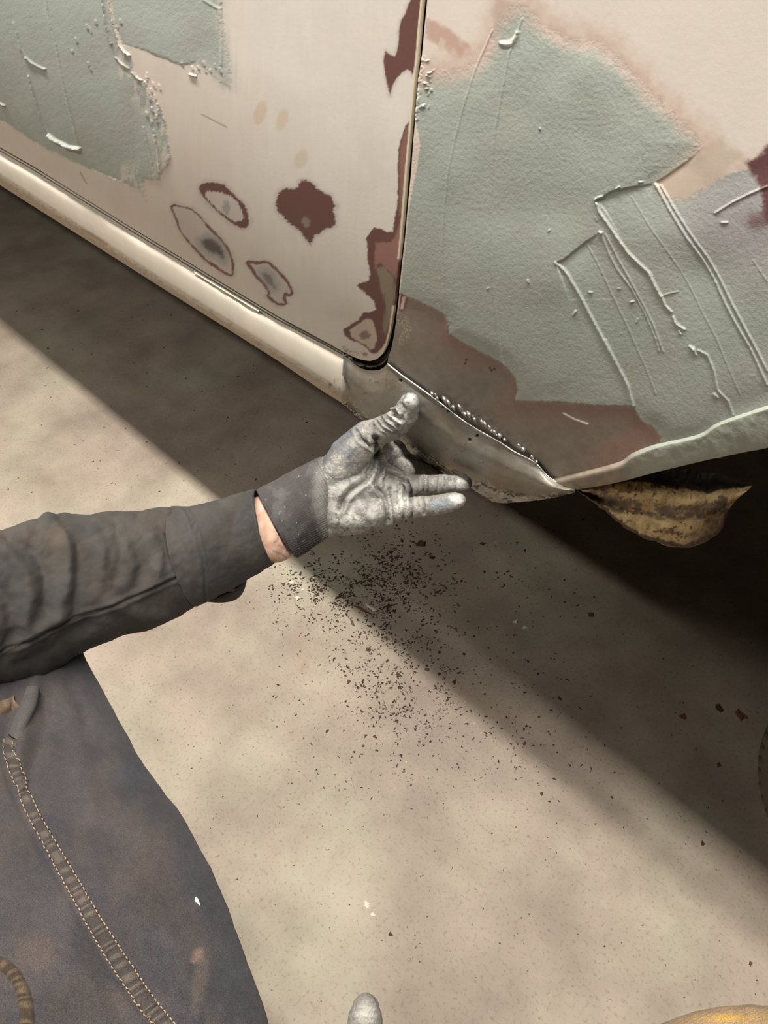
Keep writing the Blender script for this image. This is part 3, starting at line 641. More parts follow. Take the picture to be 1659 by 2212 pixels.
c = np.tile(srgb(150, 145, 134), (len(V), 1)); c = mix(c, srgb(136, 126, 111), .7*sstep(.35, .68, fbm(P, 1/50, 3, 101))); c = mix(c, srgb(158, 162, 158), .6*sstep(.48, .72, fbm(P, 1/80, 3, 105)))
c = mix(c, srgb(92, 84, 74), .6*sstep(.66, .74, n2)*sstep(.45, .6, n1))
holes = [(865, 822), (957, 880), (968, 889), (1118, 974), (1014, 950), (1030, 942)]
dent = np.zeros(len(V))
for x, y in holes:
    q = np.hypot(pxx-x, (pyy-y)); dent += sstep(4.2, 2, q); c = mix(c, srgb(24, 20, 16), sstep(4, 2.4, q))
rowi = np.repeat(np.arange(nu), nvp)/nu
lowm = (rowi > .60) & (rowi < .93)
c = mix(c, srgb(44, 36, 28), .95*lowm*sstep(.55, .60, fbm(P*np.array([.10, .22]), 1, 3, 109)))
c = mix(c, srgb(176, 168, 154), .7*lowm*sstep(.52, .6, fbm(P*np.array([.05, .2]), 1, 3, 111)))
d, _ = line_full(P, f_[::6], 30); c = mix(c, srgb(58, 50, 41), .85*sstep(6, 1, d+9*(n2-.5))*sstep(.40, .55, fbm(P*np.array([.05, .05]), 1, 3, 112)))
c = mix(c, srgb(196, 190, 178), .8*sstep(.66, .72, fbm(P*np.array([.12, .2]), 1, 2, 114))*sstep(16, 4, d))
d, _ = line_full(P, [(745, 770), (748, 808), (742, 846)], 30); c = mix(c, srgb(96, 88, 78), .6*sstep(8, 1, d))
V = V - np.array([0, -1, 0])*(.003*dent)[:, None] + np.array([0, -1, 0])*((lowm*.003*(fbm(P, 1/7, 3, 113)-.5)) + .0012*(n1-.5))[:, None]
met = np.full(len(V), .35)
patch = under(mesh_obj('patch_panel', V, grid_faces(nu, nvp)[:, ::-1], M_METAL, None, c, met, label='bare steel patch panel held to the fender foot'), car)
# bright cut edge and weld tacks along its top
q = resample(smooth_poly(TOPEDGE, 6, False), 220); p3 = hit(q[:, 0], q[:, 1], .0035)
V, F = tube_path(p3, np.interp(np.linspace(0, 1, 220), [0, .05, .6, 1], [.0007, .0009, .0007, .0004]), 6); o = mesh_obj('cut_edge', V, F, M_EDGE, None, label='bright cut edge of the steel patch'); o.parent = patch
rr = np.random.default_rng(11)
for (x, y, L) in ((934, 851, 13), (943, 857, 14), (962, 865, 20), (970, 871, 22), (979, 879, 16), (996, 884, 22), (1003, 891, 20), (1014, 897, 19), (1024, 903, 16), (1040, 909, 20), (1048, 916, 20), (1060, 927, 15), (1070, 935, 13), (1080, 942, 11), (1090, 949, 9), (1122, 964, 9), (1131, 971, 10), (1150, 988, 8), (1158, 996, 8)):
    k = np.linspace(-.5, .5, 9); q = np.stack([x+L*k*.55, y+L*k], 1); p3 = hit(q[:, 0], q[:, 1], .0040+.0010*np.cos(k*9+rr.random()*6))
    V, F = tube_path(p3, (.0016+.0007*rr.random())*np.sin(np.linspace(.35, 2.8, 9)), 7); o = mesh_obj('weld_tack', V, F, M_WELD, None); o.parent = patch
# torn burrs hanging along the bottom flange
for (x, y) in ((742, 872), (758, 884), (772, 898), (935, 992), (950, 1003), (983, 1024), (988, 1028)):
    q = np.stack([x+np.linspace(-8, 9, 7), y+np.linspace(-6, 6, 7)+rr.normal(0, 1.5, 7)], 1); p3 = hit(q[:, 0], q[:, 1], -.010+.002*rr.random(7))
    V, F = tube_path(p3, .0004+.0011*rr.random(7), 5); o = mesh_obj('metal_burr', V, F, M_WELD, None); o.parent = patch
# joint lip under the door corner, and dark rusty recess
q = resample(smooth_poly([(742, 760), (757, 772), (776, 782), (800, 786), (820, 782), (834, 770), (842, 752)], 6, False), 90)
rw = [hit(q[:, 0], q[:, 1]+dy, off) for dy, off in ((-6, -.016), (0, -.012), (5, -.004), (8, -.003), (12, -.006), (16, -.014), (22, -.018))]
R = np.array(rw); R = smooth_poly(R.reshape(len(R), -1), 5, False).reshape(-1, 90, 3); V = R.reshape(-1, 3); pxx, pyy = to_px(V); P = np.stack([pxx, pyy], 1)
c = np.tile(srgb(138, 130, 114), (len(V), 1)); n2 = fbm(P, 1/4, 3, 117); c = mix(c, srgb(40, 32, 24), .95*sstep(9, 4, np.abs(pyy-794+4*(n2-.5)))*sstep(776, 790, pxx)*sstep(832, 822, pxx)); c = mix(c, srgb(178, 172, 156), .6*sstep(.55, .65, n2))
o = under(mesh_obj('sill_joint', V, grid_faces(len(R), 90)[:, ::-1], M_BARE, None, c, np.full(len(V), .3), label='bare metal return under the rounded door corner'), car)

# ---- rusty inner arch piece
rows = [([(1238, 1046), (1300, 1031), (1380, 1014), (1460, 1012), (1540, 1024), (1626, 1044)], -.035),
        ([(1240, 1054), (1318, 1044), (1397, 1043), (1489, 1058), (1556, 1058), (1624, 1050)], -.022),
        ([(1242, 1058), (1322, 1064), (1400, 1072), (1485, 1086), (1552, 1082), (1612, 1062)], -.014),
        ([(1245, 1060), (1322, 1086), (1400, 1106), (1482, 1118), (1550, 1106), (1596, 1075)], -.020),
        ([(1248, 1062), (1316, 1100), (1395, 1136), (1480, 1150), (1545, 1128), (1582, 1090)], -.014),
        ([(1243, 1060), (1305, 1101), (1378, 1156), (1478, 1182), (1552, 1152), (1572, 1104)], -.024),
        ([(1245, 1056), (1306, 1095), (1380, 1150), (1478, 1176), (1550, 1146), (1570, 1098)], -.045)]
R = lofted(px_rows(rows, 220), 85, 220); nu = len(R); V = R.reshape(-1, 3); pxx, pyy = to_px(V); P = np.stack([pxx, pyy], 1)
n1 = fbm(P, 1/18, 4, 121); n2 = fbm(P, 1/6, 3, 123); wob = fbm(P*np.array([.05, .12]), 1, 4, 125)
V = V + np.array([0, -1, 0])*(.006*(n1-.5)+.002*(n2-.5))[:, None]
c = np.tile(srgb(186, 160, 112), (len(V), 1)); c = mix(c, srgb(206, 182, 132), sstep(.4, .6, n1))
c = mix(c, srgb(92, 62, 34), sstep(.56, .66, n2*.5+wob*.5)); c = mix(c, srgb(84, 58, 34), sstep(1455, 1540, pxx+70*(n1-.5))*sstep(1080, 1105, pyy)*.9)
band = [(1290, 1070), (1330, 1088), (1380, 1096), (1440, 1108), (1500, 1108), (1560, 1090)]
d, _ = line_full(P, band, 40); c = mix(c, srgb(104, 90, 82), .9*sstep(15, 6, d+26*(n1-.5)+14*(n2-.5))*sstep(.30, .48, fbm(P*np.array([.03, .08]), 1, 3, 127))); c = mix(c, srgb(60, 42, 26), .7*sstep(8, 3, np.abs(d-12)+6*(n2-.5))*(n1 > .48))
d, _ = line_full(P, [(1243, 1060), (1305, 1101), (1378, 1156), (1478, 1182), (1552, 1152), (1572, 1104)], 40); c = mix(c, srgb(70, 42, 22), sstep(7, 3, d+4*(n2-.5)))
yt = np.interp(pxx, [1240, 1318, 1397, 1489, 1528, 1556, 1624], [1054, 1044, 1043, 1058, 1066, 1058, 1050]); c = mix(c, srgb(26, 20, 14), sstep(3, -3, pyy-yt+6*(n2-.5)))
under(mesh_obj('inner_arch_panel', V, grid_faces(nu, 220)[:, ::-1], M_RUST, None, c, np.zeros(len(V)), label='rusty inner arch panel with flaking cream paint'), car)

# ---- rest of the car: shell over the top, floor pan, wheel
def extrude_profile(prof, x0, x1, n):
    prof = np.asarray(prof, float); X = np.linspace(x0, x1, n)
    V = np.array([[(x, y, z) for y, z in prof] for x in X]).reshape(-1, 3); return V, grid_faces(n, len(prof))
V, F = extrude_profile([(.462, 1.14), (.47, 1.2), (.52, 1.27), (.65, 1.33), (1.0, 1.38), (1.6, 1.38), (1.95, 1.33), (2.08, 1.2), (2.1, .95), (2.06, .66)], -3.4, .9, 12)
under(mesh_obj('body_shell', V, F, flat('shell_primer', (214, 204, 188), .6), None), car)
zz = np.linspace(.645, 1.14, 10); V, F = extrude_profile([(float(side_y(z)), z) for z in zz], -3.4, -1.95, 4); under(mesh_obj('rear_panel', V, F, flat('rear_primer', (214, 204, 188), .6), None), car)
V, F = join([box(-3.4, -.42, .60, 2.04, .70, .73), box(-1.9, -.52, .53, .60, .70, .76), box(-3.4, -3.36, .5, 2.05, .7, 1.3), box(-.40, -.37, .62, 2.0, .68, 1.3), box(.86, .9, .5, 2.05, .7, 1.3), box(-.40, .9, 1.0, 1.03, .70, 1.35)])
under(mesh_obj('floor_pan', V, F, M_DARK, None, smooth=False, label='dark underside of the car'), car)
V, F = extrude_profile([(float(side_y(z))+.03, z) for z in np.linspace(.72, 1.16, 6)], -1.9, -.36, 6); under(mesh_obj('door_jamb', V, F, M_DARK, None, label='dark jamb seen in the door gap'), car)
def tyre():
    cx, cz, cy, r, hw = .323, .331, .815, .330, .098
    prof = [(-hw*.80, r*.62), (-hw*1.0, r*.74), (-hw*1.02, r*.88), (-hw*.93, r*.965), (-hw*.80, r*.99), (-hw*.4, r*1.0), (0, r*1.003), (hw*.4, r), (hw*.80, r*.99), (hw*.93, r*.965), (hw*1.02, r*.88), (hw, r*.74), (hw*.80, r*.62)]
    prof = smooth_poly(prof, 7, False); n = 520; th = np.linspace(0, 2*np.pi, n, endpoint=False)
    y = prof[:, 0][None, :]; rad = np.repeat(prof[:, 1][None, :], n, 0)
    tread = sstep(r*.955, r*.985, rad)
    ph = th[:, None]*r*1000/27.0 + np.abs(y)/hw*1.1
    gr = sstep(.20, .08, np.abs((ph % 1)-.5)); circ = sstep(.0055, .003, np.abs(np.abs(y)-hw*.33))
    rad = rad-.007*tread*np.maximum(gr*sstep(hw*.38, hw*.5, np.abs(y)), circ)
    V = np.stack([cx+rad*np.cos(th)[:, None], cy+y+0*rad, cz+rad*np.sin(th)[:, None]], -1)
    m_ = V.shape[1]; V = V.reshape(-1, 3); F = grid_faces(n+1, m_); F = F % (n*m_)
    return V, F
V, F = tyre(); V[:, 2] = np.maximum(V[:, 2], .0005)
ty = under(mesh_obj('tyre', V, F, M_RUBBER, None, label='brownish worn tyre at the right edge of the picture'), car)
V, F = join([tube_path(np.array([(.323, y, .331) for y in (.74, .75, .78, .85, .90)]), np.array([.02, .10, .13, .19, .2]), 32)])
o = mesh_obj('wheel_rim', V, F, flat('steel_rim', (90, 86, 80), .5, .6), None); o.parent = ty

# ------------------------------------------------------------------ person reaching in from the left
person = thing('person', 'kneeling person in dark jacket, jeans and grey glove gripping the steel patch', 'person', (-.58, .05, 0))
def underp(o): return under(o, person)
def ring_loft(rings, nu_per, nv, disp=None, power=1.0):
    """rings: (cx, cy, depth, ax, ay, b) -> tube; a in px, b metres along the sight line"""
    R = smooth_poly(np.array(rings, float), nu_per, False); th = np.linspace(0, 2*np.pi, nv, endpoint=False)
    cth = np.sign(np.cos(th))*np.abs(np.cos(th))**power; sth = np.sign(np.sin(th))*np.abs(np.sin(th))**power
    c = at(R[:, 0], R[:, 1], R[:, 2]); k = R[:, 2]/FPX
    A = (R[:, 3]*k)[:, None]*RR - (R[:, 4]*k)[:, None]*UP
    V = c[:, None]+cth[None, :, None]*A[:, None]+(sth[None, :]*R[:, 5][:, None])[..., None]*FW
    return V.reshape(-1, 3), grid_faces(len(R), nv, True), len(R)
def displaced(V, F, fn):
    N = vert_normals(V, F)
    ctr = V.mean(0)
    if ((V-ctr)*N).sum() < 0: N = -N; F = F[:, ::-1]
    x, y = to_px(V); vw = V-CAM; front = sstep(.02, -.35, (vw*N).sum(1)/np.linalg.norm(vw, axis=1))
    return V+N*fn(np.stack([x, y], 1), front)[:, None], F, N, front

# ---- sleeve
rings = [(-905, 1500, .46, 0, 2, .001), (-900, 1500, .46, 0, 240, .08), (-640, 1440, .53, 0, 225, .083), (-430, 1385, .60, 0, 200, .08), (-260, 1345, .66, 0, 185, .075), (-130, 1330, .69, 0, 180, .072), (0, 1309, .72, 0, 167, .070), (105, 1280, .745, -3, 172, .068), (215, 1250, .77, 14, 142, .062), (330, 1224, .80, 20, 122, .056), (380, 1208, .814, 24, 109, .052), (396, 1203, .817, 25, 104, .050), (412, 1198, .822, 24, 90, .042)]
V, F, n = ring_loft(rings, 40, 300)
SL_FOLDS = [([(318, 1100), (350, 1104), (378, 1120), (396, 1150), (406, 1190), (412, 1230)], 15, .0055), ([(300, 1112), (345, 1125), (370, 1160), (385, 1200)], 12, -.0040), ([(-20, 1170), (25, 1200), (55, 1240), (65, 1290), (50, 1345)], 20, .007), ([(15, 1160), (75, 1190), (100, 1240), (95, 1310)], 13, -.005),
            ([(100, 1110), (140, 1150), (152, 1210), (145, 1270), (120, 1330)], 18, .006), ([(130, 1120), (168, 1170), (172, 1250), (158, 1320)], 12, -.0035), ([(-20, 1260), (20, 1300), (30, 1360), (10, 1420)], 18, -.006), ([(205, 1150), (222, 1190), (218, 1240)], 14, .003), ([(250, 1140), (262, 1190), (250, 1250)], 12, -.0025),
            ([(330, 1165), (345, 1200), (335, 1250), (300, 1285)], 14, .0035), ([(290, 1180), (310, 1220), (290, 1270)], 12, -.003), ([(60, 1370), (110, 1340), (150, 1320)], 12, .004), ([(230, 1300), (300, 1330), (350, 1330)], 16, .003), ([(40, 1440), (110, 1400), (190, 1350)], 18, -.004)]
SEAM = [(426, 1230), (359, 1257), (274, 1295), (211, 1321), (143, 1342), (80, 1371), (0, 1418), (-120, 1470)]
def sleeve_d(P, front):
    h = .010*(fbm(P*np.array([.011, .007]), 1, 3, 131)-.5) + .0030*(fbm(P, 1/28, 3, 133)-.5)
    for l, wd, ht in SL_FOLDS:
        d, _ = line_full(P, l, 50); h += front*ht*np.exp(-(d/wd)**2)
    d, _ = line_full(P, SEAM, 40); h += front*(-.0012*np.exp(-(d/3.0)**2)+.0012*np.exp(-((d-7)/5)**2))
    return h
V, F, N, front = displaced(V, F, sleeve_d)
x, y = to_px(V); P = np.stack([x, y], 1); n1 = fbm(P, 1/45, 4, 135); n2 = fbm(P, 1/9, 3, 137)
CLOTH = srgb(64, 61, 57)
def cloth_col(P, n1, n2):
    c = np.tile(CLOTH, (len(P), 1)); c = mix(c, srgb(76, 73, 69), .6*sstep(.4, .65, n1)); c = mix(c, srgb(76, 66, 58), .45*sstep(.5, .72, fbm(P, 1/70, 3, 139)))
    c = mix(c, srgb(58, 58, 58), .5*sstep(.5, .68, fbm(P, 1/60, 3, 141))); return c*(1+.12*(n2[:, None]-.5))
c = cloth_col(P, n1, n2)
q = np.hypot((P[:, 0]-128)/26, (P[:, 1]-1150)/34); c = mix(c, srgb(92, 80, 68), .55*sstep(1.2, .2, q+.8*(n2-.5)))
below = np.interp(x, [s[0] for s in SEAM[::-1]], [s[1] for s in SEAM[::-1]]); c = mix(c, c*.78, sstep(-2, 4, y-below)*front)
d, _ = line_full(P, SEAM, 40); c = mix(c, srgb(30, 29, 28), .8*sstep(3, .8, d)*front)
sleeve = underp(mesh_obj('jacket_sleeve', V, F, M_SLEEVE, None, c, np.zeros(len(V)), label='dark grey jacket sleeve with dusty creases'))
# cuff of the sleeve
rings = [(400, 1203, .82, 22, 98, .046), (399, 1203, .819, 25, 107, .053), (405, 1201, .82, 27, 109, .054), (440, 1192, .826, 25, 100, .053), (500, 1168, .845, 24, 90, .050), (545, 1150, .858, 23, 84, .048), (566, 1140, .866, 22, 82, .046), (572, 1138, .868, 21, 80, .045), (566, 1140, .868, 20, 76, .042), (520, 1158, .852, 19, 74, .040)]
V, F, n = ring_loft(rings, 16, 260)
def cuff_d(P, front):
    h = .0035*(fbm(P*np.array([.02, .012]), 1, 3, 143)-.5)+.0014*(fbm(P, 1/14, 3, 145)-.5)
    d, _ = line_full(P, [(393, 1092), (412, 1122), (428, 1169), (438, 1219), (442, 1253), (442, 1300)], 30); h += front*(.0012*np.exp(-((d-5)/3)**2)-.0010*np.exp(-(d/2.5)**2))
    d, _ = line_full(P, [(536, 1060), (556, 1086), (571, 1128), (576, 1170), (574, 1216)], 30); h += front*(-.0009*np.exp(-(d/2.2)**2)); return h
V, F, N, front = displaced(V, F, cuff_d); x, y = to_px(V); P = np.stack([x, y], 1); n1 = fbm(P, 1/45, 4, 147); n2 = fbm(P, 1/9, 3, 149)
c = cloth_col(P, n1, n2); c = mix(c, srgb(70, 71, 71), .4*sstep(.4, .6, fbm(P, 1/70, 2, 151)))
for l in ([(399, 1100), (418, 1130), (433, 1175), (440, 1230), (442, 1300)], [(539, 1062), (558, 1088), (573, 1128), (578, 1170), (576, 1216)]):
    d, _ = line_full(P, l, 30); c = mix(c, srgb(42, 41, 40), .5*sstep(2.2, .8, d)*front)
q = np.hypot((P[:, 0]-587)/4, (P[:, 1]-1160)/28); c = mix(c, srgb(150, 128, 112), .5*sstep(1.2, .3, q+1.4*(n2-.5)))
cuff = mesh_obj('sleeve_cuff', V, F, M_SLEEVE, None, c, np.zeros(len(V)), label='stitched cuff at the sleeve end'); cuff.parent = sleeve
# button tab below the cuff
top = [(440, 1290), (470, 1280), (505, 1262), (528, 1246)]; bot = [(442, 1300), (480, 1302), (508, 1296), (524, 1280), (532, 1256)]
q0 = resample(smooth_poly(top, 6, False), 40); q1 = resample(smooth_poly(bot, 6, False), 40)
rw = []
for k in np.linspace(0, 1, 14):
    q = q0*(1-k)+q1*k; rw.append(at(q[:, 0], q[:, 1], .852+.010*k-.006*math.sin(k*3.14)))
rw.append(rw[-1]+FW*.004)
for k in np.linspace(1, 0, 6): q = q0*(1-k)+q1*k; rw.append(at(q[:, 0], q[:, 1], .862+.010*k))
V = np.array(rw).reshape(-1, 3); x, y = to_px(V); P = np.stack([x, y], 1)
o = mesh_obj('cuff_tab', V, grid_faces(len(rw), 40), M_SLEEVE, None, cloth_col(P, fbm(P, 1/45, 4, 1), fbm(P, 1/9, 3, 2))*.75, np.zeros(len(V)), label='button tab under the cuff'); o.parent = sleeve
V, F = tube_path(np.array([at(500, 1268, .845), at(500, 1268, .8475), at(500, 1268, .851)]), np.array([.0015, .0058, .0058]), 16); o = mesh_obj('button', V, F, flat('dark_button', (40, 38, 36), .3), None, label='dark shiny button on the cuff tab'); o.parent = sleeve

# ---- forearm: bare wrist with tattoo lines
rings = [(470, 1180, .85, 18, 62, .032), (540, 1155, .868, 22, 66, .031), (580, 1144, .876, 26, 70, .031), (610, 1130, .884, 26, 68, .030), (650, 1108, .895, 18, 66, .028), (690, 1086, .905, 10, 70, .026), (740, 1066, .91, 6, 60, .018), (765, 1058, .912, 3, 25, .008)]
V, F, n = ring_loft(rings, 14, 120); V, F, N, front = displaced(V, F, lambda P, f: .0012*(fbm(P, 1/12, 3, 153)-.5)); x, y = to_px(V); P = np.stack([x, y], 1)
c = np.tile(srgb(216, 182, 160), (len(V), 1)); c = mix(c, srgb(202, 160, 136), sstep(.4, .65, fbm(P, 1/14, 3, 155)))
for l in ([(588, 1120), (596, 1135), (604, 1150), (600, 1165), (592, 1172)], [(604, 1150), (616, 1160), (622, 1178), (618, 1192)], [(590, 1190), (606, 1196), (618, 1204)], [(598, 1130), (612, 1150)], [(600, 1178), (612, 1182)]):
    d, _ = line_full(P, l, 20); c = mix(c, srgb(112, 106, 112), .65*sstep(2.4, .6, d))
underp(mesh_obj('forearm', V, F, M_SKIN, None, c, np.zeros(len(V)), label='bare wrist with thin tattoo lines'))

# ---- glove hand: tapered capsules fused by voxel remesh
def capsule(a, b, ra, rb, seg=20, caps=6):
    a = np.asarray(a); b = np.asarray(b); d = b-a; L = np.linalg.norm(d); d = d/L
    t = np.concatenate([-np.cos(np.linspace(0, np.pi/2, caps))[:-1]*1.0, np.zeros(1), np.ones(1)*0, np.sin(np.linspace(0, np.pi/2, caps))[1:]])
    pts, rad = [], []
    for ang in np.linspace(0, np.pi/2, caps)[:-1]: pts.append(a-d*ra*math.cos(ang)); rad.append(max(ra*math.sin(ang), 1e-5))
    pts.append(a); rad.append(ra)
    for k in (.25, .5, .75): pts.append(a+(b-a)*k); rad.append(ra+(rb-ra)*k)
    pts.append(b); rad.append(rb)
    for ang in np.linspace(0, np.pi/2, caps)[1:]: pts.append(b+d*rb*math.sin(ang)); rad.append(max(rb*math.cos(ang), 1e-5))
    pts = np.array(pts); rad = np.array(rad); ref = np.array([.31, .77, .55]); u = np.cross(d, ref); u /= np.linalg.norm(u); v = np.cross(d, u)
    th = np.linspace(0, 2*np.pi, seg, endpoint=False)
    V = pts[:, None]+rad[:, None, None]*(np.cos(th)[None, :, None]*u+np.sin(th)[None, :, None]*v)
    return V.reshape(-1, 3), grid_faces(len(pts), seg, True)
def chain(js):
    out = []
    for (x0, y0, d0, r0), (x1, y1, d1, r1) in zip(js[:-1], js[1:]):
        out.append(capsule(at(x0, y0, d0), at(x1, y1, d1), r0*d0/FPX, r1*d1/FPX))
    return out
def fused(parts, voxel, smooth_it):
    V, F = join(parts); me = bpy.data.meshes.new('tmp'); me.from_pydata([tuple(v) for v in V], [], F.tolist()); me.update()
    o = bpy.data.objects.new('tmp', me); COL.objects.link(o)
    md = o.modifiers.new('r', 'REMESH'); md.mode = 'VOXEL'; md.voxel_size = voxel
    sm = o.modifiers.new('s', 'SMOOTH'); sm.factor = .5; sm.iterations = smooth_it
    dg = bpy.context.evaluated_depsgraph_get(); dg.update(); ev = o.evaluated_get(dg); m2 = ev.to_mesh()
    V = np.empty(len(m2.vertices)*3, np.float32); m2.vertices.foreach_get('co', V); V = V.reshape(-1, 3).astype(float)
    F = [tuple(p.vertices) for p in m2.polygons]; q = np.array([f if len(f) == 4 else (f[0], f[1], f[2], f[2]) for f in F])
    ev.to_mesh_clear(); bpy.data.objects.remove(o); bpy.data.meshes.remove(me); return V, q
parts = []
parts += chain([(705, 1034, .908, 38), (740, 1015, .905, 45), (800, 995, .912, 38), (850, 978, .922, 30)])      # index metacarpal
parts += chain([(706, 1070, .908, 40), (780, 1042, .912, 40), (868, 1015, .920, 30)])                            # middle
parts += chain([(706, 1098, .908, 40), (790, 1080, .908, 40), (874, 1055, .905, 30)])                            # ring
parts += chain([(708, 1122, .906, 38), (780, 1115, .900, 40), (866, 1098, .896, 27)])                            # little
parts += chain([(722, 1030, .896, 40), (752, 985, .886, 42), (792, 945, .872, 37)])                              # ball of the thumb
parts += chain([(726, 1106, .896, 40), (800, 1110, .888, 34)])                                                   # heel of the hand
parts += chain([(792, 945, .872, 35), (824, 930, .856, 31), (856, 916, .830, 30), (876, 894, .806, 28), (885, 869, .789, 21.5)])   # thumb
parts += chain([(868, 1100, .888, 25), (905, 1095, .872, 22), (945, 1091, .858, 22.5), (982, 1083, .844, 20.5), (991, 1081, .842, 17)])        # little finger
parts += chain([(870, 1050, .904, 26), (905, 1046, .890, 20.5), (950, 1044, .876, 20), (996, 1043, .852, 20), (1004, 1044, .848, 16)])     # ring finger
parts += chain([(862, 1012, .922, 27), (900, 1019, .958, 22), (950, 1036, 1.012, 21), (985, 1052, 1.03, 18)])     # middle finger, under the flange
parts += chain([(846, 977, .928, 27), (872, 996, .974, 22), (925, 1022, 1.03, 20), (955, 1040, 1.05, 17)])      # index finger, under the flange
parts += chain([(800, 950, .885, 22), (840, 968, .915, 20)])                                                     # web
parts += chain([(712, 1072, .902, 42), (750, 1062, .896, 44), (800, 1055, .900, 36)])                            # hollow of the palm
V, F = fused(parts, .0012, 6)
CREASES = [  # polyline, half width, depth
    ([(812, 948), (815, 975), (805, 1010), (786, 1040), (757, 1060), (742, 1078), (735, 1098)], 6, -.0030), ([(815, 975), (822, 1010), (812, 1045), (818, 1055), (830, 1070), (838, 1095), (840, 1125)], 5, -.0024),
    ([(880, 1040), (888, 1060), (888, 1090), (889, 1120)], 3.5, -.0022), ([(872, 1050), (874, 1085), (870, 1122)], 3.5, -.0018), ([(862, 1048), (862, 1078)], 3, -.001), ([(842, 1055), (846, 1095), (852, 1130)], 3, -.0012),
    ([(913, 1032), (914, 1062)], 3, -.0015), ([(921, 1032), (923, 1062)], 3, -.0012), ([(951, 1029), (949, 1060)], 3, .0016), ([(913, 1074), (916, 1108)], 3, -.0012),
    ([(822, 902), (833, 915), (850, 924)], 3.5, -.0020), ([(834, 895), (846, 908), (862, 918)], 3.5, -.0022), ([(845, 888), (855, 896), (868, 905)], 4, -.0028), ([(815, 910), (826, 925), (845, 935)], 2.5, -.0012), ([(836, 892), (842, 900)], 3, .0016), ([(851, 886), (862, 880), (868, 890)], 4, .0024),
    ([(770, 932), (780, 950), (800, 962), (815, 966)], 4, -.0018), ([(806, 920), (800, 940), (812, 956)], 3, -.0010), ([(840, 1000), (858, 1010), (875, 1025)], 4, -.0014), ([(835, 1022), (858, 1030), (878, 1040)], 4, -.0016), ([(846, 985), (852, 1000)], 4, .0012),
    ([(822, 980), (832, 1000), (826, 1030)], 4, .0018), ([(790, 1060), (800, 1080), (800, 1110)], 8, -.0010), ([(760, 1100), (790, 1130), (830, 1130)], 9, -.0008)]
def glove_d(P, front):
    h = .0016*(fbm(P, 1/16, 3, 161)-.5)+.0007*(fbm(P, 1/6, 3, 163)-.5)
    for l, wd, ht in CREASES:
        d, _ = line_full(P, l, 30); h += front*(1.9*ht*np.exp(-(d/wd)**2) - .6*ht*np.exp(-((d-wd*2)/wd)**2))
    return h
V, F, N, front = displaced(V, F, glove_d); x, y = to_px(V); P = np.stack([x, y], 1)
n1 = fbm(P, 1/22, 4, 165); n2 = fbm(P, 1/6, 4, 167); n3 = fbm(P*np.array([.16, .05]), 1, 4, 169)
def glove_col(P, n1, n2):
    c = np.tile(srgb(150, 147, 140), (len(P), 1)); c = mix(c, srgb(118, 115, 110), .7*sstep(.46, .64, n1)); c = mix(c, srgb(188, 186, 178), .75*sstep(.50, .62, n2)*sstep(.35, .6, fbm(P, 1/30, 3, 171)))
    c = mix(c, srgb(94, 90, 86), .6*sstep(.60, .70, n2)); return c
c = glove_col(P, n1, n2)
for p, col in (([(735, 962), (752, 958), (772, 972), (780, 980), (765, 985), (755, 995), (748, 982), (728, 985), (724, 978)], (112, 114, 116)), ([(745, 998), (760, 995), (762, 1012), (748, 1010)], (120, 122, 122)), ([(735, 1080), (765, 1075), (775, 1090), (750, 1098)], (124, 120, 116)), ([(925, 1082), (975, 1078), (985, 1095), (930, 1100)], (128, 138, 144))):
    c = mix(c, srgb(*col), .8*sstep(3, -3, sd_full(P, np.array(p, float), 20)+7*(n2-.5)))
for (cx_, cy_, rx, ry) in ((886, 862, 14, 14), (985, 1078, 16, 12), (748, 1128, 26, 18), (855, 900, 20, 16), (800, 1020, 10, 8), (870, 1080, 14, 30), (985, 1045, 18, 10)):
    q = np.hypot((P[:, 0]-cx_)/rx, (P[:, 1]-cy_)/ry); c = mix(c, srgb(212, 210, 202), .65*sstep(1.2, .3, q+1.7*(n2-.5)))
# deeper creases coloured darker
for l, wd, ht in CREASES:
    if ht < -.0011:
        d, _ = line_full(P, l, 30); c = mix(c, srgb(84, 79, 73), .7*sstep(wd*.8, 0, d+2*(n2-.5))*front)
# knit back of the glove shows at the wrist side
lim = np.interp(y, [940, 985, 1030, 1090, 1165], [762, 712, 684, 680, 698]); lim = np.where(y < 985, lim-.0, lim)
c = mix(c, srgb(84, 82, 82), sstep(14, -10, x-lim+8*(n1-.5))); d, _ = line_full(P, [(690, 992), (715, 968), (738, 945), (772, 918)], 40); c = mix(c, srgb(112, 114, 118), .8*sstep(16, 3, d+6*(n2-.5)))
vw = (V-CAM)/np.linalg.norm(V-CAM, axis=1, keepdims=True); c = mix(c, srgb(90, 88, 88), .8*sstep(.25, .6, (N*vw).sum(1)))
glove = underp(mesh_obj('work_glove', V, F, M_GLOVE, None, c, np.zeros(len(V)), label='dusty grey coated work glove, palm up, thumb on the steel patch'))
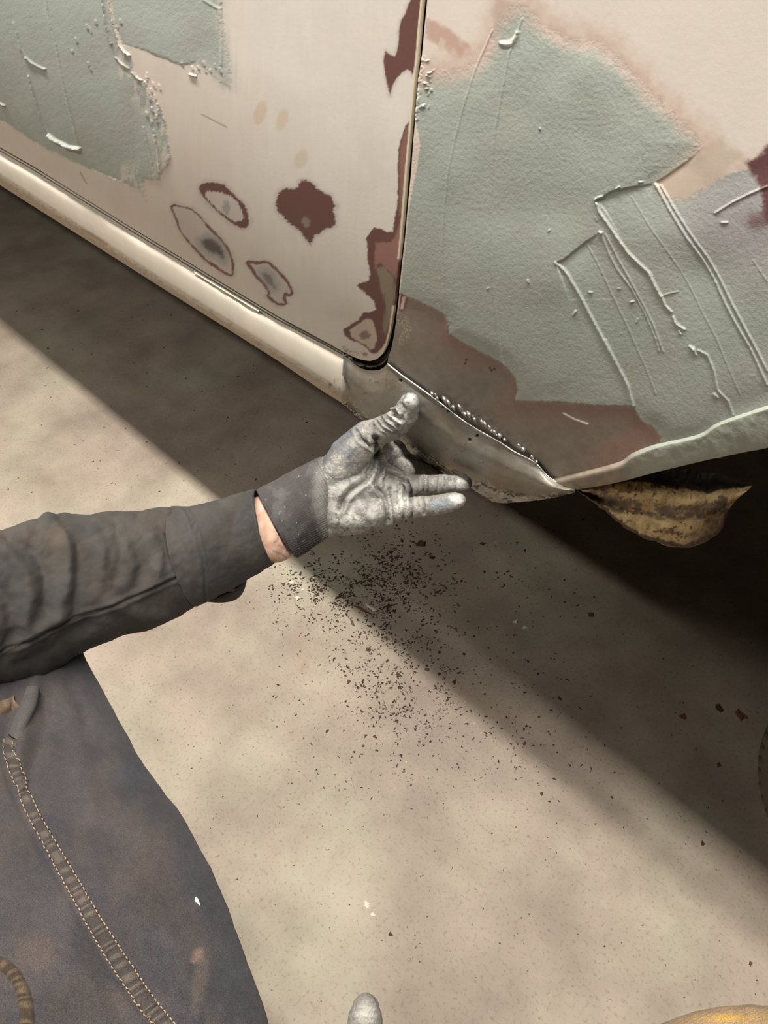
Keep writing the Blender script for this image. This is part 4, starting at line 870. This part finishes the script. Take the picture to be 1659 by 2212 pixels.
# knit cuff of the glove
rings = [(606, 1128, .882, 38, 70, .030), (598, 1130, .880, 42, 73, .033), (606, 1127, .880, 40, 77, .034), (625, 1117, .884, 32, 80, .034), (655, 1100, .893, 18, 85, .036), (688, 1082, .902, 7, 90, .037), (704, 1074, .906, 3, 89, .035), (712, 1071, .907, 2, 82, .030)]
V, F, n = ring_loft(rings, 16, 240)
def knit_d(P, front):
    u = (P[:, 0]*.88-P[:, 1]*.47); v_ = (P[:, 0]*.47+P[:, 1]*.88)
    return .0006*np.sin(v_*1.35)+.0010*(fbm(P, 1/14, 3, 173)-.5)+.0004*np.sin(u*1.1)
V, F, N, front = displaced(V, F, knit_d); x, y = to_px(V); P = np.stack([x, y], 1); n2 = fbm(P, 1/5, 3, 175)
c = np.tile(srgb(78, 74, 72), (len(V), 1)); c = mix(c, srgb(98, 96, 94), .6*sstep(.5, .65, fbm(P, 1/26, 3, 177))); c = mix(c, srgb(56, 53, 52), .5*sstep(1080, 1180, y)); lim = np.interp(y, [980, 1030, 1090, 1165], [700, 682, 680, 698]); c = mix(c, srgb(138, 134, 128), .9*sstep(-14, 14, x-lim+10*(n2-.5))); c = mix(c, srgb(170, 166, 158), .8*sstep(.83, .87, n2))
o = mesh_obj('glove_cuff', V, F, M_KNIT, None, c, np.zeros(len(V)), label='dark ribbed knit cuff of the glove'); o.parent = glove

# ---- jeans
rings = [(30, 1320, .885, 2, 0, .001), (30, 1330, .88, 100, 0, .045), (28, 1400, .83, 136, -5, .055), (24, 1475, .745, 168, -12, .062), (40, 1640, .63, 238, -10, .075), (85, 1820, .53, 300, -20, .086), (130, 2000, .47, 345, -20, .092), (170, 2220, .41, 382, -12, .094), (205, 2500, .35, 430, 0, .095), (215, 2800, .30, 480, 0, .092), (220, 3300, .25, 560, 0, .09), (220, 3310, .25, 2, 0, .001)]
V, F, n = ring_loft(rings, 40, 360)
J_FOLDS = [([(80, 1480), (60, 1560), (40, 1640)], 16, .006), ([(95, 1490), (100, 1560), (70, 1650), (55, 1700)], 14, -.004), ([(120, 1470), (170, 1600), (200, 1760)], 22, .0018), ([(150, 1480), (190, 1560)], 14, -.0018), ([(30, 1500), (10, 1580)], 14, -.005), ([(300, 1950), (380, 2060), (420, 2180)], 40, .0016), ([(180, 2000), (230, 2100), (260, 2200)], 24, -.0018)]
JSEAM = [(26, 1592), (22, 1622), (32, 1650), (36, 1670), (72, 1757), (116, 1837), (154, 1902), (188, 1962), (224, 2022), (270, 2096), (314, 2164), (348, 2206), (400, 2270)]
def jeans_d(P, front):
    h = .0045*(fbm(P*np.array([.006, .006]), 1, 3, 181)-.5)+.0012*(fbm(P, 1/26, 3, 183)-.5)
    for l, wd, ht in J_FOLDS:
        d, _ = line_full(P, l, 90); h += front*ht*np.exp(-(d/wd)**2)
    d, _ = line_full(P, [(p[0]-20, p[1]+4) for p in JSEAM], 40); h -= front*.0022*np.exp(-(d/9)**2)
    return h
V, F, N, front = displaced(V, F, jeans_d); x, y = to_px(V); P = np.stack([x, y], 1); n1 = fbm(P, 1/70, 4, 185); n2 = fbm(P, 1/6, 3, 187)
c = np.tile(srgb(72, 70, 74), (len(V), 1)); c = mix(c, srgb(82, 76, 75), .7*sstep(.4, .62, n1)); c = mix(c, srgb(60, 61, 68), .6*sstep(.48, .68, fbm(P, 1/100, 3, 189))); c = mix(c, srgb(76, 69, 66), .45*sstep(.5, .7, fbm(P, 1/120, 3, 191)))
right = np.interp(y, [1450, 1640, 1800, 1980, 2212], [190, 278, 385, 475, 550]); c = mix(c, srgb(60, 64, 72), .55*sstep(70, 10, right-x+40*(n1-.5)))
tw = np.sin((P[:, 0]*.55+P[:, 1]*.83)*1.1+2*n2); c = c*(1+.35*(n2[:, None]-.5))
c = mix(c, srgb(146, 122, 112), .65*sstep(1.2, .4, np.hypot((x-428+.3*(y-2065))/17, (y-2065)/20)+.9*(n2-.5))); c = mix(c, srgb(112, 102, 97), .5*sstep(1.3, .4, np.hypot((x-432+.12*(y-2120))/18, (y-2120)/75)+.7*(n2-.5)))
c = c*np.array([.76, .72, .67]); c = mix(c, srgb(96, 82, 72), .3*sstep(1.2, .3, np.hypot((x-75)/60, (y-2060)/50)+.8*(n1-.5)))
jeans = underp(mesh_obj('jeans', V, F, M_DENIM, None, c, np.zeros(len(V)), label='dusty blue-grey denim trouser leg'))
bvh = BVHTree.FromPolygons([tuple(v) for v in V], F.tolist()); NJ = N
def onto(tree, px, py, lift):
    out = []
    for a, b, l in zip(px, py, np.broadcast_to(lift, (len(px),))):
        d = rays(np.array(a), np.array(b)); h = tree.ray_cast(Vector(CAM), Vector(d).normalized())
        if h[0] is None: out.append(out[-1] if out else at(np.array(a), np.array(b), .5))
        else:
            nn = np.array(h[1]); nn = nn if nn@d < 0 else -nn
            out.append(np.array(h[0])+nn*l-FW*l*.2)
    return np.array(out)
def strap(path, half, n, lift, pucker, col_a, col_b, name, parent, label, nacross=9):
    q = resample(smooth_poly(path, 8, False), n); t = np.gradient(q, axis=0); t /= np.linalg.norm(t, axis=1, keepdims=True); nn = np.stack([-t[:, 1], t[:, 0]], 1); hw_ = np.interp(np.linspace(0, 1, n), np.linspace(0, 1, len(half)), half)
    rows, cols = [], []
    s = np.r_[0, np.cumsum(np.linalg.norm(np.diff(q, axis=0), axis=1))]
    for k in np.linspace(-1, 1, nacross):
        prof = (1-k**4)
        puk = np.sin(s*2*np.pi/23+7*noise(np.stack([s*.05, s*0], 1), 1, 7)+k*.5)
        p = q+nn*(hw_*k)[:, None]; rows.append(onto(bvh, p[:, 0], p[:, 1], (lift+pucker*puk*(1-k*k))*prof-.0003))
        cc = mix(np.tile(col_a, (n, 1)), col_b, sstep(-.3, .8, puk)*(1-.4*abs(k))); cols.append(cc)
    V = np.array(rows).reshape(-1, 3); c = np.array(cols).reshape(-1, 3)
    o = mesh_obj(name, V, grid_faces(nacross, n), M_DENIM, None, c, np.zeros(len(V)), label=label); o.parent = parent; return q, nn, hw_, s
q, nn, hw_, s = strap(JSEAM, [13, 13, 13, 15, 17, 19, 20, 21], 420, .0022, .0009, srgb(62, 56, 53), srgb(88, 80, 73), 'side_seam', jeans, 'raised puckered seam with tan stitching')
stit = []
for side in (-.78, .80):
    for k in np.arange(8, s[-1]-8, 11.0):
        i0 = np.searchsorted(s, k); i1 = np.searchsorted(s, k+7.2)
        a = q[i0]+nn[i0]*hw_[i0]*side; b = q[i1]+nn[i1]*hw_[i1]*side
        pp = onto(bvh, np.linspace(a[0], b[0], 4), np.linspace(a[1], b[1], 4), np.array([.0018, .0025, .0025, .0018])); stit.append(tube_path(pp, np.array([.0002, .00034, .00034, .0002]), 5))
V, F = join(stit); o = mesh_obj('stitching', V, F, flat('tan_thread', (160, 136, 108), .8), None, label='two rows of tan stitches', kind='stuff'); o.parent = jeans
strap([(-30, 2070), (10, 2086), (35, 2112), (52, 2150), (58, 2190), (60, 2250)], [15, 16, 17, 17], 120, .0020, .0007, srgb(58, 48, 39), srgb(88, 74, 58), 'pocket_hem', jeans, 'brown worn pocket hem at the left edge')
strap([(-30, 1536), (0, 1530), (20, 1522), (37, 1514)], [14, 14, 14], 60, .0035, .0003, srgb(96, 78, 62), srgb(116, 98, 80), 'belt_loop', jeans, 'tan stitched loop near the sleeve')
strap([(72, 1490), (64, 1520), (48, 1556), (30, 1594)], [12, 18, 16, 9], 60, .0045, 0, srgb(74, 70, 68), srgb(76, 72, 70), 'fabric_fold', jeans, 'loose fold of grey cloth')
V, F = capsule(at(np.array(424.), np.array(1944.), .4).tolist(), at(np.array(428.), np.array(1950.), .4).tolist(), .0008, .0006, 8, 4)
pp = onto(bvh, [422, 424, 427, 431], [1940, 1946, 1950, 1957], [.0006]*4); V, F = tube_path(pp, np.array([.0006, .0013, .0008, .0003]), 6); o = mesh_obj('paint_fleck', V, F, flat('white_fleck', (236, 232, 218), .6), None, label='white paint fleck on the denim'); o.parent = jeans
# shin and boot below the knee, behind the thigh
kz = at(np.array(15.), np.array(1470.), .83)
pts = np.array([kz+[0, 0, -.02], kz+[-.02, -.05, -.12], [kz[0]-.05, kz[1]-.11, .22], [kz[0]-.06, kz[1]-.12, .10]]); V, F = tube_path(resample(pts, 24), np.interp(np.linspace(0, 1, 24), [0, .3, 1], [.045, .06, .055]), 32)
x, y = to_px(V); P = np.stack([x, y], 1); underp(mesh_obj('trouser_shin', V, F, M_DENIM, None, np.tile(srgb(74, 73, 80), (len(V), 1)), np.zeros(len(V))))
bx_, by_ = kz[0]-.06, kz[1]-.12
rows = []
for k, (dx, hw2, zt) in enumerate(((-.09, .034, .09), (-.06, .042, .13), (0, .044, .13), (.06, .046, .085), (.12, .050, .06), (.16, .044, .05), (.185, .020, .035))):
    th = np.linspace(0, 2*np.pi, 28, endpoint=False); rows.append(np.stack([bx_+dx*.35+hw2*np.cos(th), by_+dx*.93-0*th, np.clip(zt/2+zt/2*1.05*np.sin(th), .0, None)], 1))
V = smooth_poly(np.array(rows).reshape(len(rows), -1), 4, False).reshape(-1, 3); V[:, 2] = np.clip(V[:, 2], 0.0, None)
underp(mesh_obj('boot', V, grid_faces(len(V)//28, 28, True), flat('brown_boot', (84, 66, 50), .7), None))

# ------------------------------------------------------------------ things at the bottom edge
gf = thing('glove', 'grey gloved fingertip pointing up at the bottom edge', 'glove', tuple(at(np.array(788.), np.array(2300.), .46)))
parts = chain([(791, 2173, .4605, 25), (790, 2181, .460, 31), (789, 2202, .459, 38), (788, 2250, .456, 42), (787, 2330, .452, 41), (786, 2420, .447, 43), (784, 2520, .442, 48)])
parts += chain([(784, 2520, .442, 62), (800, 2640, .432, 80), (812, 2780, .422, 78)]) + chain([(850, 2530, .445, 58), (850, 2660, .435, 74), (835, 2790, .424, 72)]) + chain([(910, 2560, .452, 50), (895, 2680, .440, 66), (860, 2800, .426, 68)])
parts += chain([(850, 2530, .445, 46), (862, 2470, .470, 42), (866, 2520, .498, 38), (850, 2580, .490, 34)]) + chain([(910, 2560, .452, 44), (924, 2505, .474, 40), (926, 2550, .500, 36), (905, 2605, .492, 32)]) + chain([(950, 2610, .458, 38), (968, 2560, .476, 36), (966, 2600, .500, 32)])
parts += chain([(770, 2700, .43, 50), (720, 2610, .446, 44), (735, 2520, .466, 38), (775, 2470, .480, 33)]) + chain([(820, 2780, .422, 80), (840, 2960, .408, 84), (860, 3160, .392, 92)])
V, F = fused(parts, .0011, 6)
def gfd(P, front):
    d, _ = line_full(P, [(745, 2205), (765, 2202), (788, 2201), (810, 2203), (830, 2206)], 20); return front*(-.0005*np.exp(-(d/3)**2)+.0003*np.exp(-((d-6)/3)**2))+.0009*(fbm(P, 1/9, 3, 201)-.5)
V, F, N, front = displaced(V, F, gfd); x, y = to_px(V); P = np.stack([x, y], 1)
c = glove_col(P, fbm(P, 1/22, 4, 203), fbm(P, 1/6, 4, 205)); q = np.hypot((x-790)/30, (y-2190)/26); c = mix(c, srgb(150, 142, 134), .6*sstep(.6, 1.3, q)); c = mix(c, srgb(206, 202, 188), .6*sstep(1.0, .2, q+.8*(fbm(P*np.array([.05, .4]), 1, 3, 207)-.5)))  # pale middle, duller sides: the fingertip's shading put into its colour
under(mesh_obj('glove_finger', V, F, M_GLOVE, None, c*.68, np.zeros(len(V))), gf)
kn = thing('trouser_knee', 'rounded tan cloth edge with a yellow smear in the bottom right corner', 'trousers', tuple(at(np.array(1620.), np.array(2700.), .42)))
rings = [(1640, 2192, .42, .05, 0, .00002), (1640, 2194, .42, 60, -2, .006), (1642, 2200, .42, 110, -4, .010), (1644, 2212, .419, 160, -6, .016), (1648, 2245, .417, 240, -8, .026), (1650, 2330, .412, 350, -8, .045), (1650, 2480, .40, 430, -6, .07), (1640, 2750, .38, 480, 0, .085), (1630, 3100, .35, 520, 0, .09)]
V, F, n = ring_loft(rings, 14, 160); V, F, N, front = displaced(V, F, lambda P, f: .0015*(fbm(P, 1/30, 3, 211)-.5)); x, y = to_px(V); P = np.stack([x, y], 1)
c = np.tile(srgb(158, 132, 100), (len(V), 1)); c = c*(1+.10*np.sin((x*.5+y*.9)*.9)[:, None]); c = mix(c, srgb(186, 150, 74), .85*sstep(1.3, .3, np.hypot((x-1575)/70, (y-2199)/9)+1.0*(fbm(P, 1/14, 3, 213)-.5))); c = mix(c, srgb(110, 88, 58), .8*sstep(2205-2190, 0, np.abs(y-2190))*0)
under(mesh_obj('trouser_leg', V, F, M_DENIM, None, c*.8, np.zeros(len(V))), kn)

# ------------------------------------------------------------------ debris on the floor
def fpt(px, py):
    d = rays(np.asarray(px, float), np.asarray(py, float)); t = -CAMZ/d[..., 2]; return CAM+d*t[..., None]
def flake(r, th, n, rs):
    a = np.sort(rs.uniform(0, 2*np.pi, n)); rad = r*rs.uniform(.55, 1.2, n); b = np.stack([rad*np.cos(a), rad*np.sin(a)], 1)
    V = np.vstack([np.c_[b, np.zeros(n)], np.c_[b*.85, np.full(n, th)*rs.uniform(.6, 1.3, n)], [[0, 0, th*1.15]]])
    F = [(i, (i+1) % n, n+(i+1) % n, n+i) for i in range(n)]+[(n+i, n+(i+1) % n, 2*n) for i in range(n)]
    return V, F
M_RF = flat('rust_flake', (86, 56, 38), .8, 0, .3, 300); M_RFR = flat('red_flake', (104, 68, 54), .7, 0, .25, 300); M_PC = flat('paint_chip', (222, 214, 196), .6, 0, .1, 200); M_DK = flat('dark_grit', (66, 50, 38), .85, 0, .35, 500)
rs = np.random.default_rng(21)
BIG = [ # px, py, radius px, kind, where
    (908, 1176, 11, 'r', 'largest dark rust flake, under the gloved fingers'), (932, 1202, 9, 'o', 'reddish curled flake just right of the largest rust flake'), (868, 1168, 5, 'r', 'small dark flake left of the largest rust flake'), (857, 1204, 5, 'r', 'small dark flake below the little finger'),
    (784, 1317, 10, 'o', 'red-brown flake beside a pale sliver, below the wrist'), (803, 1314, 8, 'w', 'pale sliver lying beside the red-brown flake'), (845, 1308, 8, 'r', 'brown flake at the shadow edge right of the pale sliver'), (761, 1345, 7, 'o', 'upright red flake below the pale sliver'),
    (655, 1276, 6, 'w', 'white chip nearest the jacket cuff'), (644, 1291, 6, 'w', 'white chip just below the one by the cuff'), (630, 1258, 5, 'w', 'small white chip close to the cuff'), (611, 1262, 5, 'o', 'small orange flake left of the white chips by the cuff'), (679, 1248, 4, 'w', 'tiny white chip up right of the cuff chips'),
    (796, 1403, 6, 'r', 'dark flake in the middle of the lit debris'), (860, 1458, 6, 'r', 'dark flake low in the lit debris'), (922, 1447, 6, 'o', 'reddish flake right of the lit debris'), (982, 1474, 6, 'r', 'dark flake at the shadow edge low right of the debris'), (752, 1473, 5, 'r', 'dark speck left of the lower debris'),
    (1112, 1342, 7, 'w', 'pale angular chip in the shade right of the debris'), (1133, 1356, 6, 'w', 'dull rounded chip in the shade next to the angular one'), (1277, 1328, 8, 'o', 'red-brown flake alone in the deep shade'), (1475, 1548, 8, 'o', 'rust flake in the shade left of the tyre'),
    (1600, 1545, 14, 'o', 'broad dull rust flake beside the tyre'), (1555, 1530, 9, 'g', 'greyish crumb left of the broad flake by the tyre'), (1552, 1652, 6, 'r', 'dark flake in the shade below the tyre flakes'), (1517, 1822, 6, 'r', 'round dark flake near the shadow edge at lower right'),
    (793, 1953, 8, 'w', 'white chip lying alone on the lower floor'), (806, 1976, 6, 'w', 'smaller white chip under the lone white one'), (845, 2018, 6, 'r', 'brown flake below the two white chips'), (1622, 2082, 5, 'r', 'dark flake near the right edge above the tan cloth'),
    (1132, 1606, 5, 'o', 'small red flake on the lit floor left of the shade'), (1170, 1715, 4, 'r', 'dark grain on the lit floor below the small red flake'), (1320, 1723, 4, 'r', 'dark grain close under the shadow edge'), (1002, 1412, 5, 'r', 'dark flake inside the shadow edge'), (1040, 1175, 6, 'r', 'dark flake in the half shade right of the fingers'), (1210, 1508, 5, 'r', 'dark flake well inside the shade'), (788, 1590, 5, 'o', 'reddish crumb at the bottom of the debris trail'), (810, 1590, 4, 'r', 'dark crumb beside the reddish one at the trail bottom')]
for (px, py, r, k, lab) in BIG:
    p = fpt(px, py); d = (p-CAM)@FW; R_ = r*d/FPX*1.1
    V, F = flake(R_, max(.0012, R_*.22), 9, rs)
    if 'sliver' in lab: V[:, 0] *= 2.2; V[:, 1] *= .45
    if 'curled' in lab: V[:, 2] += .6*V[:, 0]**2/R_
    a = rs.uniform(0, 6.28); ca, sa = math.cos(a), math.sin(a); V[:, :2] = V[:, :2]@np.array([[ca, sa], [-sa, ca]])
    nm = {'r': 'rust_flake', 'o': 'rust_flake', 'w': 'paint_chip', 'g': 'rust_flake'}[k]; mt = {'r': M_RF, 'o': M_RFR, 'w': M_PC, 'g': M_DK}[k]
    o = mesh_obj(nm, V, F, mt, smooth=False); o.location = (p[0], p[1], .0); tag(o, lab, 'paint chip' if k == 'w' else 'rust flake', 'larger flakes and chips on the floor')
TAKEN = {}
def free(p, r, name):
    k = (int(p[0]//.012), int(p[1]//.012))
    for a in (-1, 0, 1):
        for b in (-1, 0, 1):
            for (x, y, q, o) in TAKEN.get((k[0]+a, k[1]+b), ()):
                if o != name and (p[0]-x)**2+(p[1]-y)**2 < (2.2*(r+q))**2: return False
    if math.hypot(p[0]-bx_, p[1]-by_) < .26: return False
    TAKEN.setdefault(k, []).append((p[0], p[1], r, name)); return True
def scatter(name, n, fn, rmin, rmax, mat, label, cat):
    Vs, Fs, o_ = [], [], 0
    for _ in range(n):
        px, py = fn(); p = fpt(px, py); d = (p-CAM)@FW; R_ = (rmin+(rmax-rmin)*rs.random()**2.2)*d/FPX
        if not free(p, R_, name): continue
        V, F = flake(R_, R_*.45, 5, rs); st = rs.uniform(.6, 1.8); V[:, 0] *= st; V[:, 1] /= st
        a = rs.uniform(0, 6.28); ca, sa = math.cos(a), math.sin(a); V[:, :2] = V[:, :2]@np.array([[ca, sa], [-sa, ca]]); V += [p[0], p[1], 0]
        Vs.append(V); Fs += [tuple(i+o_ for i in f) for f in F]; o_ += len(V)
    o = mesh_obj(name, np.concatenate(Vs), Fs, mat, smooth=False, kind='stuff'); o['label'] = label; o['category'] = cat
def dens():
    u = rs.random()
    if u < .34: return rs.normal(850, 60), rs.normal(1260, 55)
    if u < .52: return rs.normal(690, 50), rs.normal(1275, 40)
    if u < .78:
        t = rs.random(); return rs.normal(800+90*t, 70), rs.normal(1330+230*t, 45)
    if u < .88: return rs.normal(960, 150), rs.normal(1560, 90)
    return rs.uniform(560, 1300), rs.uniform(1100, 1700)
def clump():
    while True:
        x, y = dens()
        if noise(np.array([[x, y]]), 1/22, 5)[0]*.6+noise(np.array([[x, y]]), 1/9, 6)[0]*.4 > rs.uniform(.30, .62): return x, y
def wide():
    u = rs.random()
    if u < .5: return rs.uniform(200, 1655), rs.uniform(1150, 2200)
    if u < .8: return rs.normal(950, 230), rs.normal(1620, 170)
    return rs.uniform(0, 700), rs.uniform(640, 1080)
scatter('rust_grit', 5200, clump, .6, 3.8, M_DK, 'dark rust grit scattered on the floor below the hand', 'grit')
scatter('floor_grit', 1500, wide, .5, 2.6, M_DK, 'sparse dark specks all over the concrete', 'grit')
scatter('pale_grit', 320, dens, .6, 2.6, M_PC, 'fine pale specks among the rust grit', 'grit')
